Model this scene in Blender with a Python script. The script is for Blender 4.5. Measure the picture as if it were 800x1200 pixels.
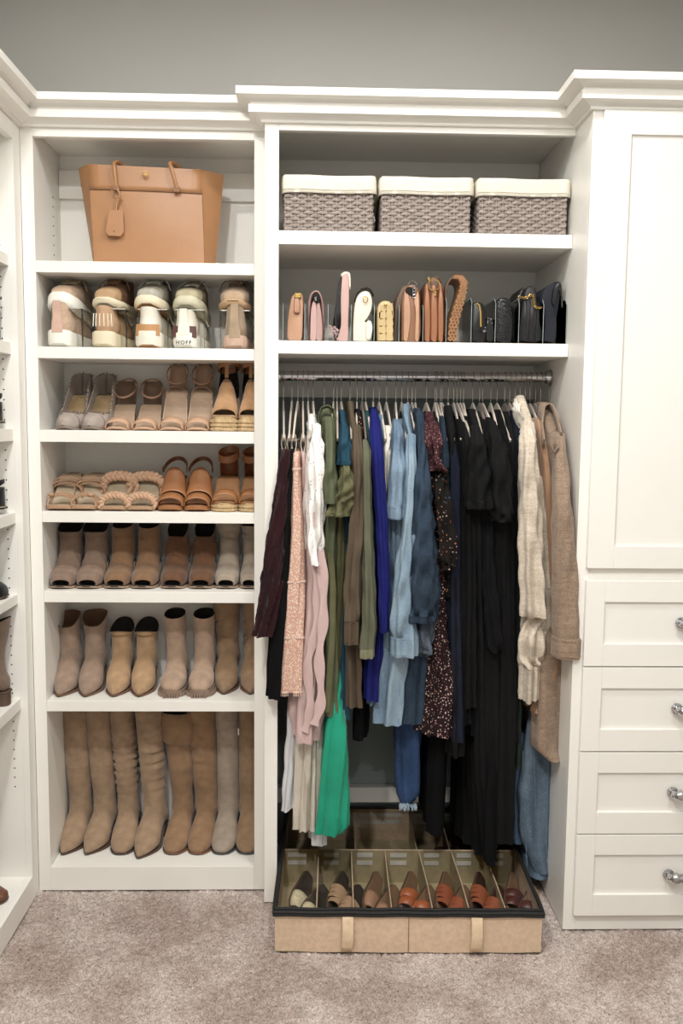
import bpy, bmesh, math, random
import numpy as np
from mathutils import Vector
for o in list(bpy.data.objects): bpy.data.objects.remove(o)
S = bpy.context.scene
COL = S.collection
PI = math.pi

# ------------------------------------------------------------------ camera
CAM = np.array([0.0493, -3.0, 1.7055]); YAW, PITCH, ROLL, FPX = 0.02734, 0.10358, 0.010164, 1042.34
_cy, _sy, _cp, _sp = math.cos(YAW), math.sin(YAW), math.cos(PITCH), math.sin(PITCH)
FW = np.array([_sy*_cp, _cy*_cp, -_sp]); _R = np.array([_cy, -_sy, 0.0]); _U = np.cross(_R, FW)
RT = math.cos(ROLL)*_R + math.sin(ROLL)*_U; UP = -math.sin(ROLL)*_R + math.cos(ROLL)*_U
cd = bpy.data.cameras.new('camera'); cam = bpy.data.objects.new('camera', cd); COL.objects.link(cam)
cd.sensor_fit = 'VERTICAL'; cd.sensor_height = 24; cd.lens = 24*FPX/1200; cd.clip_start = 0.05
from mathutils import Matrix
cam.matrix_world = Matrix(((RT[0], UP[0], -FW[0], CAM[0]), (RT[1], UP[1], -FW[1], CAM[1]), (RT[2], UP[2], -FW[2], CAM[2]), (0, 0, 0, 1)))
S.camera = cam
def _ray(u, v): return FW + RT*(u-400)/FPX - UP*(v-600)/FPX
def at(u, v, Y): d = _ray(u, v); return CAM + d*(Y-CAM[1])/d[1]
def atz(u, v, z): d = _ray(u, v); return CAM + d*(z-CAM[2])/d[2]
def atx(u, v, x): d = _ray(u, v); return CAM + d*(x-CAM[0])/d[0]

# ------------------------------------------------------------------ light + exposure
S.view_settings.view_transform = 'Standard'; S.view_settings.look = 'None'
S.view_settings.gamma = 1; S.view_settings.use_curve_mapping = False
S.view_settings.exposure = -0.14
W = bpy.data.worlds.new('world'); S.world = W; W.use_nodes = True
W.node_tree.nodes['Background'].inputs[0].default_value = (0.9, 0.95, 1, 1)
W.node_tree.nodes['Background'].inputs[1].default_value = 0.3
CEIL = 3.34
def area(name, loc, size, power, col, rot=(0, 0, 0), spread=180, shape='DISK', size_y=None):
    l = bpy.data.lights.new(name, 'AREA'); l.shape = shape; l.size = size; l.energy = power; l.color = col
    if size_y: l.size_y = size_y
    l.spread = math.radians(spread)
    o = bpy.data.objects.new(name, l); COL.objects.link(o); o.location = loc; o.rotation_euler = rot
    return o
WARM = (1.0, 0.99, 0.965)
DOWN = [(-0.60, -1.20, 12), (0.42, -0.95, 15), (-0.45, -2.3, 35), (0.95, -2.2, 19), (0.3, -3.8, 20)]
for i, (x, y, p) in enumerate(DOWN):
    area('downlight_lamp', (x, y, CEIL-0.02), 0.13, p*1.5, WARM)
area('ceiling_fill', (0.1, -2.9, CEIL-0.03), 1.6, 11, (1, 0.98, 0.95), shape='RECTANGLE', size_y=1.2)  # added soft fill under the ceiling in place of bounce, no fixture
area('rear_fill', (0.2, -5.1, 1.7), 2.2, 7, (0.92, 0.96, 1), rot=(PI/2, 0, 0), shape='RECTANGLE', size_y=1.8)  # added cool fill before the rear wall, which has no window

# ------------------------------------------------------------------ materials
def lin(h):
    h = h.lstrip('#'); c = [int(h[i:i+2], 16)/255 for i in (0, 2, 4)]
    return tuple(((x+0.055)/1.055)**2.4 if x > 0.04045 else x/12.92 for x in c) + (1,)
_mats = {}
class NT:
    def __init__(s, name):
        s.m = bpy.data.materials.new(name); s.m.use_nodes = True; s.t = s.m.node_tree; s.n = s.t.nodes
        s.b = s.n['Principled BSDF']; s.tc = s.n.new('ShaderNodeTexCoord')
    def new(s, k, **kw):
        n = s.n.new(k)
        for a, v in kw.items():
            if a in n.inputs: n.inputs[a].default_value = v
            else: setattr(n, a, v)
        return n
    def l(s, a, b): s.t.links.new(a, b)
    def mapped(s, sc=(1, 1, 1), rot=(0, 0, 0)):
        mp = s.n.new('ShaderNodeMapping'); mp.inputs['Scale'].default_value = sc; mp.inputs['Rotation'].default_value = rot
        s.l(s.tc.outputs['Object'], mp.inputs['Vector']); return mp.outputs[0]
    def noise(s, scale, detail=3, vec=None, rough=.55):
        n = s.n.new('ShaderNodeTexNoise'); n.inputs['Scale'].default_value = scale; n.inputs['Detail'].default_value = detail
        n.inputs['Roughness'].default_value = rough
        s.l(vec or s.tc.outputs['Object'], n.inputs['Vector']); return n.outputs['Fac']
    def ramp(s, fac, stops):
        r = s.n.new('ShaderNodeValToRGB'); e = r.color_ramp.elements
        while len(e) < len(stops): e.new(0.5)
        for el, (p, c) in zip(e, stops): el.position = p; el.color = c
        s.l(fac, r.inputs[0]); return r.outputs[0]
    def bump(s, h, strength, dist=0.002, prev=None):
        b = s.n.new('ShaderNodeBump'); b.inputs['Strength'].default_value = strength; b.inputs['Distance'].default_value = dist
        s.l(h, b.inputs['Height'])
        if prev: s.l(prev, b.inputs['Normal'])
        return b.outputs[0]
def desat(c, k):
    l = .2126*c[0]+.7152*c[1]+.0722*c[2]; return tuple(x+(l-x)*k for x in c[:3])+(1,)
def sc(c, k): return tuple(min(1, x*k) for x in c[:3]) + (1,)
def mat(name, hexc, rough=.8, var=.12, nscale=30, bump=.25, bscale=400, metal=0, sheen=0, spec=.5, coat=0, hex2=None):
    if name in _mats: return _mats[name]
    t = NT(name); c = desat(lin(hexc), 0 if name.startswith('emerald') else .13); c2 = lin(hex2) if hex2 else None
    f = t.noise(nscale)
    col = t.ramp(f, [(0.3, c2 or sc(c, 1-var)), (0.7, sc(c, 1+var*.6) if not c2 else c)])
    t.l(col, t.b.inputs['Base Color'])
    t.b.inputs['Roughness'].default_value = rough; t.b.inputs['Metallic'].default_value = metal
    t.b.inputs['Specular IOR Level'].default_value = spec
    t.b.inputs['Coat Weight'].default_value = coat
    if sheen: t.b.inputs['Sheen Weight'].default_value = sheen; t.b.inputs['Sheen Roughness'].default_value = .5
    if bump: t.l(t.bump(t.noise(bscale, 2), bump), t.b.inputs['Normal'])
    _mats[name] = t.m; return t.m
def suede(name, hexc, var=.22): return mat(name, hexc, .95, var, 22, .3, 500, sheen=.25, spec=.15)
def leather(name, hexc, rough=.45, var=.08): return mat(name, hexc, rough, var, 18, .12, 350)
def cloth(name, hexc, var=.12, bump=.35, bscale=600, sheen=0): return mat(name, hexc, .92, var, 12, bump, bscale, sheen=sheen, spec=.2)
def plain(name, hexc, rough=.5, metal=0): return mat(name, hexc, rough, .03, 5, 0, metal=metal)
def denim(name, hexc, hex2):
    if name in _mats: return _mats[name]
    t = NT(name); a, b = desat(lin(hexc), .32), desat(lin(hex2), .25)
    big = t.noise(9, 4, t.mapped((1, 1, .45)))
    fine = t.noise(500, 2, t.mapped((1, 1, .25)))
    mx = t.new('ShaderNodeMath', operation='MULTIPLY_ADD'); t.l(fine, mx.inputs[0]); mx.inputs[1].default_value = .5; t.l(big, mx.inputs[2])
    t.l(t.ramp(mx.outputs[0], [(.55, a), (.95, b)]), t.b.inputs['Base Color'])
    t.b.inputs['Roughness'].default_value = .9; t.b.inputs['Specular IOR Level'].default_value = .2
    t.l(t.bump(fine, .3), t.b.inputs['Normal']); _mats[name] = t.m; return t.m
def knit(name, hexc, hex2, s=260):
    if name in _mats: return _mats[name]
    t = NT(name); a, b = lin(hexc), lin(hex2)
    n = t.noise(s, 3, t.mapped((1, 1, 2.2))); n2 = t.noise(26, 4, t.mapped((1, 1, 4)))
    mx = t.new('ShaderNodeMath', operation='MULTIPLY_ADD'); t.l(n2, mx.inputs[0]); mx.inputs[1].default_value = .5; t.l(n, mx.inputs[2])
    t.l(t.ramp(mx.outputs[0], [(.55, b), (.95, a)]), t.b.inputs['Base Color'])
    t.b.inputs['Roughness'].default_value = .97; t.b.inputs['Specular IOR Level'].default_value = .1; t.b.inputs['Sheen Weight'].default_value = .2
    t.l(t.bump(n, .7, .003), t.b.inputs['Normal']); _mats[name] = t.m; return t.m
def spots(name, base, stops, scale, size, vary=True):
    """small printed or woven motifs: voronoi dots of size on base, colour picked per cell"""
    if name in _mats: return _mats[name]
    t = NT(name); v = t.n.new('ShaderNodeTexVoronoi'); v.inputs['Scale'].default_value = scale
    t.l(t.tc.outputs['Object'], v.inputs['Vector'])
    sep = t.n.new('ShaderNodeSeparateColor'); t.l(v.outputs['Color'], sep.inputs[0])
    k = len(stops); cr = t.ramp(sep.outputs[0], [(i/k, lin(c)) for i, c in enumerate(stops)]); 
    cr.node.color_ramp.interpolation = 'CONSTANT'
    lt = t.new('ShaderNodeMath', operation='LESS_THAN'); t.l(v.outputs['Distance'], lt.inputs[0]); lt.inputs[1].default_value = size
    mx = t.n.new('ShaderNodeMix'); mx.data_type = 'RGBA'; t.l(lt.outputs[0], mx.inputs['Factor']); mx.inputs[6].default_value = lin(base); t.l(cr, mx.inputs[7])
    t.l(mx.outputs[2], t.b.inputs['Base Color']); t.b.inputs['Roughness'].default_value = .9
    t.b.inputs['Specular IOR Level'].default_value = .2
    t.l(t.bump(v.outputs['Distance'], .3), t.b.inputs['Normal'])
    _mats[name] = t.m; return t.m
def glass(name, tint=(.93, .96, .95, 1), rough=.03):
    if name in _mats: return _mats[name]
    t = NT(name); tr = t.n.new('ShaderNodeBsdfTransparent'); tr.inputs[0].default_value = tint
    gl = t.n.new('ShaderNodeBsdfGlossy'); gl.inputs['Roughness'].default_value = rough
    fr = t.n.new('ShaderNodeFresnel'); fr.inputs['IOR'].default_value = 1.45
    mx = t.n.new('ShaderNodeMixShader'); t.l(fr.outputs[0], mx.inputs[0]); t.l(tr.outputs[0], mx.inputs[1]); t.l(gl.outputs[0], mx.inputs[2])
    t.l(mx.outputs[0], t.n['Material Output'].inputs['Surface']); _mats[name] = t.m; return t.m

PAINT = mat('white_lacquer', '#eeebe3', .38, .02, 3, .02, 120)
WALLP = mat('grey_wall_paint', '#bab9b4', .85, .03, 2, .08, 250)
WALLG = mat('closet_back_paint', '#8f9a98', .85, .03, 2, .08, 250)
CEILP = mat('ceiling_paint', '#f2efe8', .9, .02, 3, 0)
CHROME = mat('chrome', '#c4c4c6', .12, .02, 5, 0, metal=1)
GOLD = mat('gold_metal', '#d9b25c', .25, .05, 5, 0, metal=1)
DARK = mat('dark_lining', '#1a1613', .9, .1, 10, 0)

# ------------------------------------------------------------------ mesh helpers
class MB:
    def __init__(s): s.v = []; s.f = []
    def add(s, vs, fs):
        o = len(s.v); s.v += [tuple(map(float, p)) for p in vs]; s.f += [tuple(i+o for i in f) for f in fs]; return s
    def box(s, x0, x1, y0, y1, z0, z1):
        vs = [(x, y, z) for z in (z0, z1) for y in (y0, y1) for x in (x0, x1)]
        return s.add(vs, [(0, 2, 3, 1), (4, 5, 7, 6), (0, 1, 5, 4), (2, 6, 7, 3), (0, 4, 6, 2), (1, 3, 7, 5)])
    def loft(s, rings, cap0=True, cap1=True, closed=True):
        n = len(rings[0]); vs = [p for r in rings for p in r]; fs = []
        m = n if closed else n-1
        for i in range(len(rings)-1):
            for j in range(m):
                k = (j+1) % n; fs.append((i*n+j, i*n+k, (i+1)*n+k, (i+1)*n+j))
        if cap0: fs.append(tuple(reversed(range(n))))
        if cap1: fs.append(tuple((len(rings)-1)*n+j for j in range(n)))
        return s.add(vs, fs)
    def tube(s, path, r, n=8, closed=False, caps=True, sx=1.0):
        P = [np.array(p, float) for p in path]; N = len(P); rings = []
        rr = r if hasattr(r, '__len__') else [r]*N
        up = np.array([0.13, 0.21, 0.97]); prev = None
        for i in range(N):
            a = P[(i-1) % N] if (closed or i > 0) else P[i]; b = P[(i+1) % N] if (closed or i < N-1) else P[i]
            t = b-a; t = t/(np.linalg.norm(t)+1e-9)
            q = prev if prev is not None else up
            e1 = q - t*np.dot(q, t)
            if np.linalg.norm(e1) < 1e-4: e1 = np.cross(t, [1, 0, 0])
            e1 = e1/np.linalg.norm(e1); prev = e1; e2 = np.cross(t, e1)
            rings.append([P[i] + rr[i]*(math.cos(2*PI*k/n)*e1*sx + math.sin(2*PI*k/n)*e2) for k in range(n)])
        if closed: rings.append(rings[0])
        return s.loft(rings, caps and not closed, caps and not closed)
    def ribbon(s, path, wdir, w, th, closed=False):
        """flat band along path; wdir: width direction (one vector or one per point)"""
        P = [np.array(p, float) for p in path]; N = len(P); rings = []
        ws = w if hasattr(w, '__len__') else [w]*N
        for i in range(N):
            a = P[(i-1) % N] if (closed or i > 0) else P[i]; b = P[(i+1) % N] if (closed or i < N-1) else P[i]
            t = b-a; t = t/(np.linalg.norm(t)+1e-9)
            d = np.array(wdir[i] if hasattr(wdir[0], '__len__') else wdir, float); d = d - t*np.dot(d, t); d /= (np.linalg.norm(d)+1e-9)
            nn = np.cross(t, d)
            h = ws[i]/2
            rings.append([P[i]+d*h*.94+nn*th/2, P[i]+nn*th*.62, P[i]-d*h*.94+nn*th/2, P[i]-d*h, P[i]-d*h*.94-nn*th/2, P[i]-nn*th/2, P[i]+d*h*.94-nn*th/2, P[i]+d*h])
        if closed: rings.append(rings[0])
        return s.loft(rings, not closed, not closed)
    def sphere(s, c, r, n=10, m=6, sc=(1, 1, 1)):
        rings = []
        for i in range(1, m):
            a = PI*i/m
            rings.append([(c[0]+sc[0]*r*math.sin(a)*math.cos(2*PI*k/n), c[1]+sc[1]*r*math.sin(a)*math.sin(2*PI*k/n), c[2]+sc[2]*r*math.cos(a)) for k in range(n)])
        return s.loft(rings)
    def lathe(s, c, axis, prof, n=16):
        """prof: (distance along axis, radius)"""
        ax = np.array(axis, float); ax /= np.linalg.norm(ax); e1 = np.cross(ax, [.3, .5, .8]); e1 /= np.linalg.norm(e1); e2 = np.cross(ax, e1)
        return s.loft([[np.array(c)+ax*d+r*(math.cos(2*PI*k/n)*e1+math.sin(2*PI*k/n)*e2) for k in range(n)] for d, r in prof])
    def build(s, name, m, parent=None, smooth=True, bevel=0, loc=None, subsurf=0, angle=40):
        me = bpy.data.meshes.new(name); me.from_pydata(s.v, [], s.f); me.materials.append(m)
        bm = bmesh.new(); bm.from_mesh(me); bmesh.ops.recalc_face_normals(bm, faces=bm.faces)
        if smooth:
            lim = math.radians(angle)
            for e in bm.edges:
                if len(e.link_faces) == 2 and e.calc_face_angle(0) > lim: e.smooth = False
            for f in bm.faces: f.smooth = True
        bm.to_mesh(me); bm.free()
        o = bpy.data.objects.new(name, me); COL.objects.link(o)
        if parent: o.parent = parent
        if loc is not None: o.location = loc
        if bevel:
            b = o.modifiers.new('bevel', 'BEVEL'); b.width = bevel; b.segments = 2; b.limit_method = 'ANGLE'
        if subsurf:
            q = o.modifiers.new('sub', 'SUBSURF'); q.levels = q.render_levels = subsurf
        return o
def box(name, m, parent, x0, x1, y0, y1, z0, z1, bevel=.0012):
    return MB().box(x0, x1, y0, y1, z0, z1).build(name, m, parent, smooth=False, bevel=bevel)
def tag(o, label=None, cat=None, group=None, kind=None):
    for k, v in (('label', label), ('category', cat), ('group', group), ('kind', kind)):
        if v: o[k] = v
    return o
def thing(name, label, cat, loc=(0, 0, 0), rz=0, group=None, rot=None):
    o = bpy.data.objects.new(name, None); o.empty_display_size = .05; COL.objects.link(o)
    o.location = loc; o.rotation_euler = rot or (0, 0, rz); return tag(o, label, cat, group)
def text_mesh(body, size, ext, m, parent, loc, rot, space=1.0):
    cu = bpy.data.curves.new('lettering', 'FONT'); cu.body = body; cu.size = size; cu.extrude = ext; cu.align_x = 'CENTER'; cu.align_y = 'CENTER'; cu.space_character = space
    tmp = bpy.data.objects.new('tmp', cu); COL.objects.link(tmp); bpy.context.view_layer.update()
    me = bpy.data.meshes.new_from_object(tmp.evaluated_get(bpy.context.evaluated_depsgraph_get())); me.materials.clear(); me.materials.append(m)
    bpy.data.objects.remove(tmp); bpy.data.curves.remove(cu)
    o = bpy.data.objects.new('lettering', me); COL.objects.link(o); o.parent = parent; o.location = loc; o.rotation_euler = rot; return o
def sm(a, b, x):
    t = min(1, max(0, (x-a)/(b-a))); return t*t*(3-2*t)
def interp(xs, ys, x): return float(np.interp(x, xs, ys))
def catmull(keys, per=4):
    K = [np.array(k, float) for k in keys]; out = []
    for i in range(len(K)-1):
        p0 = K[max(i-1, 0)]; p1 = K[i]; p2 = K[i+1]; p3 = K[min(i+2, len(K)-1)]
        for j in range(per):
            t = j/per
            out.append(.5*((2*p1)+(-p0+p2)*t+(2*p0-5*p1+4*p2-p3)*t*t+(-p0+3*p1-3*p2+p3)*t**3))
    out.append(K[-1]); return out

# ------------------------------------------------------------------ room shell
def struct(o): o['kind'] = 'structure'; return o
# L = shoe cabinet face plane .086, M = hanging cabinet face plane 0, T = drawer tower face plane -.179
XC, XR, XM, XMO, XT = -.945, -.17, -.129, -.084, .887
YL, YT, YB = .086, -.179, .50
XW0, XW1, YR = -1.36, 2.2, -5.2
fl = struct(MB().box(XW0, XW1, YR, YB, -.1, -.012).build('floor', mat('carpet_backing', '#8d8078', .95), smooth=False))
struct(box('ceiling', CEILP, None, XW0, XW1, YR, YB+.1, CEIL, CEIL+.1, 0))
wb = struct(box('wall_back', WALLP, None, XW0, XW1, YB, YB+.1, -.1, CEIL, 0))
struct(box('wall_left', WALLP, None, XW0-.1, XW0, YR-.1, YB+.1, -.1, CEIL, 0))
struct(box('wall_right', WALLP, None, XW1, XW1+.1, YR-.1, YB+.1, -.1, CEIL, 0))
struct(box('wall_rear', WALLP, None, XW0, XW1, YR-.1, YR, -.1, CEIL, 0))
# carpet pile: real displaced ground, mottled by footprints and vacuum tracks
def carpet():
    t = NT('carpet_pile')
    big = t.noise(3.2, 4); fine = t.noise(210, 3); mid = t.noise(60, 3)
    a = t.ramp(big, [(.42, lin('#bfaea5')), (.58, lin('#dccfc7'))])
    m1 = t.new('ShaderNodeMix'); m1.data_type = 'RGBA'; m1.blend_type = 'MULTIPLY'; m1.inputs['Factor'].default_value = 1
    ad = t.new('ShaderNodeMath', operation='MULTIPLY_ADD'); t.l(mid, ad.inputs[0]); ad.inputs[1].default_value = .45; t.l(fine, ad.inputs[2])
    b = t.ramp(ad.outputs[0], [(.5, (.42, .38, .36, 1)), (.9, (1, 1, 1, 1))])
    t.l(a, m1.inputs[6]); t.l(b, m1.inputs[7]); t.l(m1.outputs[2], t.b.inputs['Base Color'])
    t.b.inputs['Roughness'].default_value = 1; t.b.inputs['Specular IOR Level'].default_value = .05
    t.l(t.bump(fine, .8, .006), t.b.inputs['Normal'])
    rng = np.random.default_rng(3)
    x0, x1, y0, y1, p = -1.0, 1.35, -.95, .49, .0052
    nx, ny = int((x1-x0)/p), int((y1-y0)/p)
    X, Y = np.meshgrid(np.linspace(x0, x1, nx), np.linspace(y0, y1, ny))
    n1 = rng.random((ny, nx))
    def blur(a, k):
        for _ in range(k): a = (a+np.roll(a, 1, 0)+np.roll(a, -1, 0)+np.roll(a, 1, 1)+np.roll(a, -1, 1))/5
        return a
    big = blur(rng.random((ny, nx)), 60); big = (big-big.mean())/big.std()
    Z = -.006 + .009*(n1-.5) + .010*(blur(rng.random((ny, nx)), 3)-.5) + .0016*big
    X = X + (rng.random((ny, nx))-.5)*p*.9; Y = Y + (rng.random((ny, nx))-.5)*p*.9
    Z[Y > .3] -= .0
    v = np.stack([X, Y, Z], -1).reshape(-1, 3)
    i = np.arange(nx*ny).reshape(ny, nx); q = np.stack([i[:-1, :-1], i[:-1, 1:], i[1:, 1:], i[1:, :-1]], -1).reshape(-1, 4)
    me = bpy.data.meshes.new('carpet_pile'); me.vertices.add(len(v)); me.vertices.foreach_set('co', v.ravel())
    me.loops.add(q.size); me.loops.foreach_set('vertex_index', q.ravel().astype(np.int32))
    me.polygons.add(len(q)); me.polygons.foreach_set('loop_start', np.arange(0, q.size, 4, dtype=np.int32))
    me.update(calc_edges=True); me.validate(); me.materials.append(t.m)
    o = bpy.data.objects.new('carpet_pile', me); COL.objects.link(o); o.parent = fl; o['kind'] = 'stuff'
    # the rest of the carpet, behind the camera
    MB().box(XW0, XW1, YR, -.94, -.012, -.006).build('carpet', t.m, fl, smooth=False)
carpet()

# crown moulding swept round the three cabinet faces and the left wall unit
def crown():
    path = [(XC, -3.6), (XC, YL), (XM, YL), (XM, 0), (XT, 0), (XT, YT), (XW1, YT)]
    prof = [(0, 2.657), (.012, 2.657), (.014, 2.664), (.030, 2.672), (.050, 2.676), (.050, 2.701), (.044, 2.703), (.046, 2.709),
            (.060, 2.716), (.087, 2.719), (.087, 2.742), (0.0, 2.742)]
    def nrm(a, b):
        d = np.array(b)-np.array(a); d = d/np.linalg.norm(d); return np.array([d[1], -d[0]])
    rings = []
    for i, p in enumerate(path):
        p = np.array(p)
        if i == 0: off = nrm(path[0], path[1])
        elif i == len(path)-1: off = nrm(path[-2], path[-1])
        else:
            n1, n2 = nrm(path[i-1], path[i]), nrm(path[i], path[i+1]); off = (n1+n2)/(1+np.dot(n1, n2))
        rings.append([(p[0]+off[0]*o, p[1]+off[1]*o, z) for o, z in prof])
    struct(MB().loft(rings).build('trim_1', PAINT, smooth=False))
crown()

# ------------------------------------------------------------------ cabinets
LABC = {}
def cab_L():
    t = thing('shoe_cabinet', 'tall white open shoe cabinet with eight compartments left of the hanging clothes', 'cabinet', (XC, YL, 0))
    ox, oy = XC, YL
    def b(n, x0, x1, y0, y1, z0, z1): return box(n, PAINT, t, x0-ox, x1-ox, y0-oy, y1-oy, z0, z1)
    xl = -.903
    b('stile', XC, xl, YL, YL+.022, 0, 2.66); b('stile', XR, XM, YL, YL+.022, 0, 2.66)
    b('top_rail', xl, XR, YL, YL+.022, 2.629, 2.66); b('bottom_rail', xl, XR, YL, YL+.022, 0, .089)
    b('side_panel', xl-.02, xl-.001, YL+.022, .42, 0, 2.70); b('side_panel', XR+.001, XR+.02, YL+.022, .42, 0, 2.70)
    b('back_panel', xl-.02, XR+.02, .40, .42, 0, 2.70)
    b('top_panel', xl, XR, YL+.022, .40, 2.655, 2.675); b('top_board', XC-.0, XM, YL, .40, 2.70, 2.74)
    b('deck', xl, XR, YL+.022, .40, .067, .0885)
    for zb, zt in ((2.189, 2.227), (1.903, 1.942), (1.619, 1.660), (1.341, 1.379), (1.059, 1.098), (.666, .704)):
        b('shelf', xl, XR, YL+.003, .40, zb, zt)
    b('cleat', xl, XR, .382, .40, 2.50, 2.60)
    return t
L_Z = [2.227, 1.942, 1.660, 1.379, 1.098, .704, .0885]
cab_L()
def cab_M():
    t = thing('hanging_cabinet', 'wide white open cabinet with two upper shelves over the hanging rail', 'cabinet', (XM, 0, 0))
    def b(n, x0, x1, y0, y1, z0, z1, m=PAINT): return box(n, m, t, x0-XM, x1-XM, y0, y1, z0, z1)
    b('stile', XM, XMO, 0, .022, 0, 2.66); b('top_rail', XMO, XT-.001, 0, .022, 2.637, 2.66)
    b('side_panel', XM, XM+.02, .022, .487, 0, 2.70)
    b('top_panel', XM+.02, XT-.001, .022, .487, 2.68, 2.70); b('top_board', XM, XT, 0, .49, 2.70, 2.74)
    b('shelf', XM+.02, XT-.001, .001, .487, 2.277, 2.321); b('shelf', XM+.02, XT-.001, .001, .487, 1.922, 1.965)
    b('back_panel', XM+.02, XT-.001, .487, .497, 1.79, 2.70); b('cleat', XM+.02, XT-.001, .468, .4868, 1.79, 1.92)
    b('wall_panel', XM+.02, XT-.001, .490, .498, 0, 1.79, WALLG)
    b('toe_rail', XM+.02, XT-.001, .455, .489, .165, .228)
    return t
cab_M()
def shaker(parent, name, x0, x1, z0, z1, yf, fx, fz0, fz1, off):
    """framed door or drawer front: recessed panel + two stiles + two rails; yf = its front face"""
    ox, oy = off
    def q(n, a0, a1, c0, c1, d0, d1, par): return box(n, PAINT, par, a0-ox, a1-ox, d0-oy, d1-oy, c0, c1, .0012)
    d = q(name, x0+fx-.006, x1-fx+.006, z0+fz0-.006, z1-fz1+.006, yf+.009, yf+.017, parent)
    q('stile', x0, x0+fx, z0, z1, yf, yf+.019, d); q('stile', x1-fx, x1, z0, z1, yf, yf+.019, d)
    q('rail', x0+fx, x1-fx, z0, z0+fz0, yf, yf+.019, d); q('rail', x0+fx, x1-fx, z1-fz1, z1, yf, yf+.019, d)
    return d
def cab_T():
    X1 = 1.70
    t = thing('drawer_tower', 'white tower cabinet with tall panelled door above four drawers', 'cabinet', (XT, YT, 0))
    off = (XT, YT)
    def b(n, x0, x1, y0, y1, z0, z1): return box(n, PAINT, t, x0-XT, x1-XT, y0-YT, y1-YT, z0, z1)
    b('stile', XT, .93, YT, YT+.02, 0, 2.66); b('stile', X1-.043, X1, YT, YT+.02, 0, 2.66)
    b('rail', .93, X1-.043, YT, YT+.02, 0, .066); b('rail', .93, X1-.043, YT, YT+.02, 1.196, 1.243)
    b('top_rail', .93, X1-.043, YT, YT+.02, 2.62, 2.66)
    b('side_panel', XT, XT+.017, YT+.02, .50, 0, 2.70); b('side_panel', X1-.018, X1, YT+.02, .50, 0, 2.70)
    b('top_board', XT, X1, YT, .50, 2.70, 2.74); b('carcass_back', XT+.02, X1-.02, .47, .49, 0, 2.7)
    yf = YT-.020
    x0, x1 = .917, 1.668
    shaker(t, 'door', x0, x1, 1.238, 2.654, yf, .085, .073, .072, off)
    zs = [1.200, .914, .628, .345, .058]
    for k in range(4):
        d = shaker(t, 'drawer', x0, x1, zs[k+1]+.002, zs[k]-.002, yf, .062, .074, .070, off)
        zc = (zs[k]+zs[k+1])/2+.004; xc = 1.292
        h = MB(); L = .062
        for sgn in (-1, 1):
            h.lathe((xc+sgn*L-XT, yf-YT, zc), (0, -1, 0), [(0, .019), (.003, .019), (.006, .011), (.026, .010)], 14)
            h.lathe((xc+sgn*(L-.022)-XT, yf-YT-.028, zc), (sgn, 0, 0), [(0, .0175), (.006, .019), (.010, .0165), (.020, .0120), (.024, .0145), (.028, .009), (.031, .0045), (.035, .0075), (.040, .001)], 14)
        h.tube([(xc-L+.02-XT, yf-YT-.028, zc), (xc+L-.02-XT, yf-YT-.028, zc)], .0150, 16)
        h.build('handle', CHROME, d)
cab_T()
# shadow gap reveal between the tower face frame and its door is real space
def cab_W():
    """unit along the left wall, facing right"""
    t = thing('left_wall_cabinet', 'white open shoe cabinet running along the left wall, seen edge on', 'cabinet', (XC, YL, 0))
    def b(n, x0, x1, y0, y1, z0, z1, **k): return box(n, PAINT, t, x0-XC, x1-XC, y0-YL, y1-YL, z0, z1, **k)
    y1 = .017
    b('stile', XC-.022, XC-.0005, y1, YL+.0, 0, 2.66)
    b('end_panel', XW0+.012, XC-.022, y1+.0, y1+.02, 0, 2.70)
    b('back_panel', XW0+.001, XW0+.012, -1.3, y1+.02, 0, 2.70)
    b('top_rail', XC-.022, XC-.0005, -1.3, y1, 2.60, 2.66); b('bottom_rail', XC-.022, XC-.0005, -1.3, y1, 0, .089)
    b('stile', XC-.022, XC-.0005, -1.33, -1.3, 0, 2.66); b('end_panel', XW0+.012, XC-.022, -1.33, -1.31, 0, 2.70)
    b('top_board', XW0+.012, XC, -1.33, YL, 2.70, 2.74); b('deck', XW0+.012, XC-.022, -1.3, y1, .067, .089)
    for zb, zt in ((2.196, 2.232), (1.909, 1.948), (1.623, 1.664), (1.345, 1.383), (1.069, 1.103), (.698, .738)):
        b('shelf', XW0+.012, XC-.024, -1.3, y1-.0005, zb, zt)
    # shelf pin holes: small dark cups let into the end panel
    h = MB()
    for k in range(66):
        z = .42+k*.0335
        if any(abs(z-q) < .03 for q in (2.214, 1.928, 1.644, 1.364, 1.086, .718)): continue
        h.lathe((-.030-.022, y1-YL+.0, z), (0, -1, 0), [(0, .0026), (.0006, .0026)], 8)
    o = h.build('pin_holes', DARK, t); o['kind'] = 'stuff'
    return t
cab_W()
h = MB()
for k in range(8): h.lathe((-.902-.0005, .30, 2.25+k*.0335), (1, 0, 0), [(0, .0026), (.0012, .0026)], 8)
h.build('pin_holes', DARK, [o for o in bpy.data.objects if o.name == 'shoe_cabinet'][0], loc=(-XC, -YL, 0))['kind'] = 'stuff'

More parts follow.
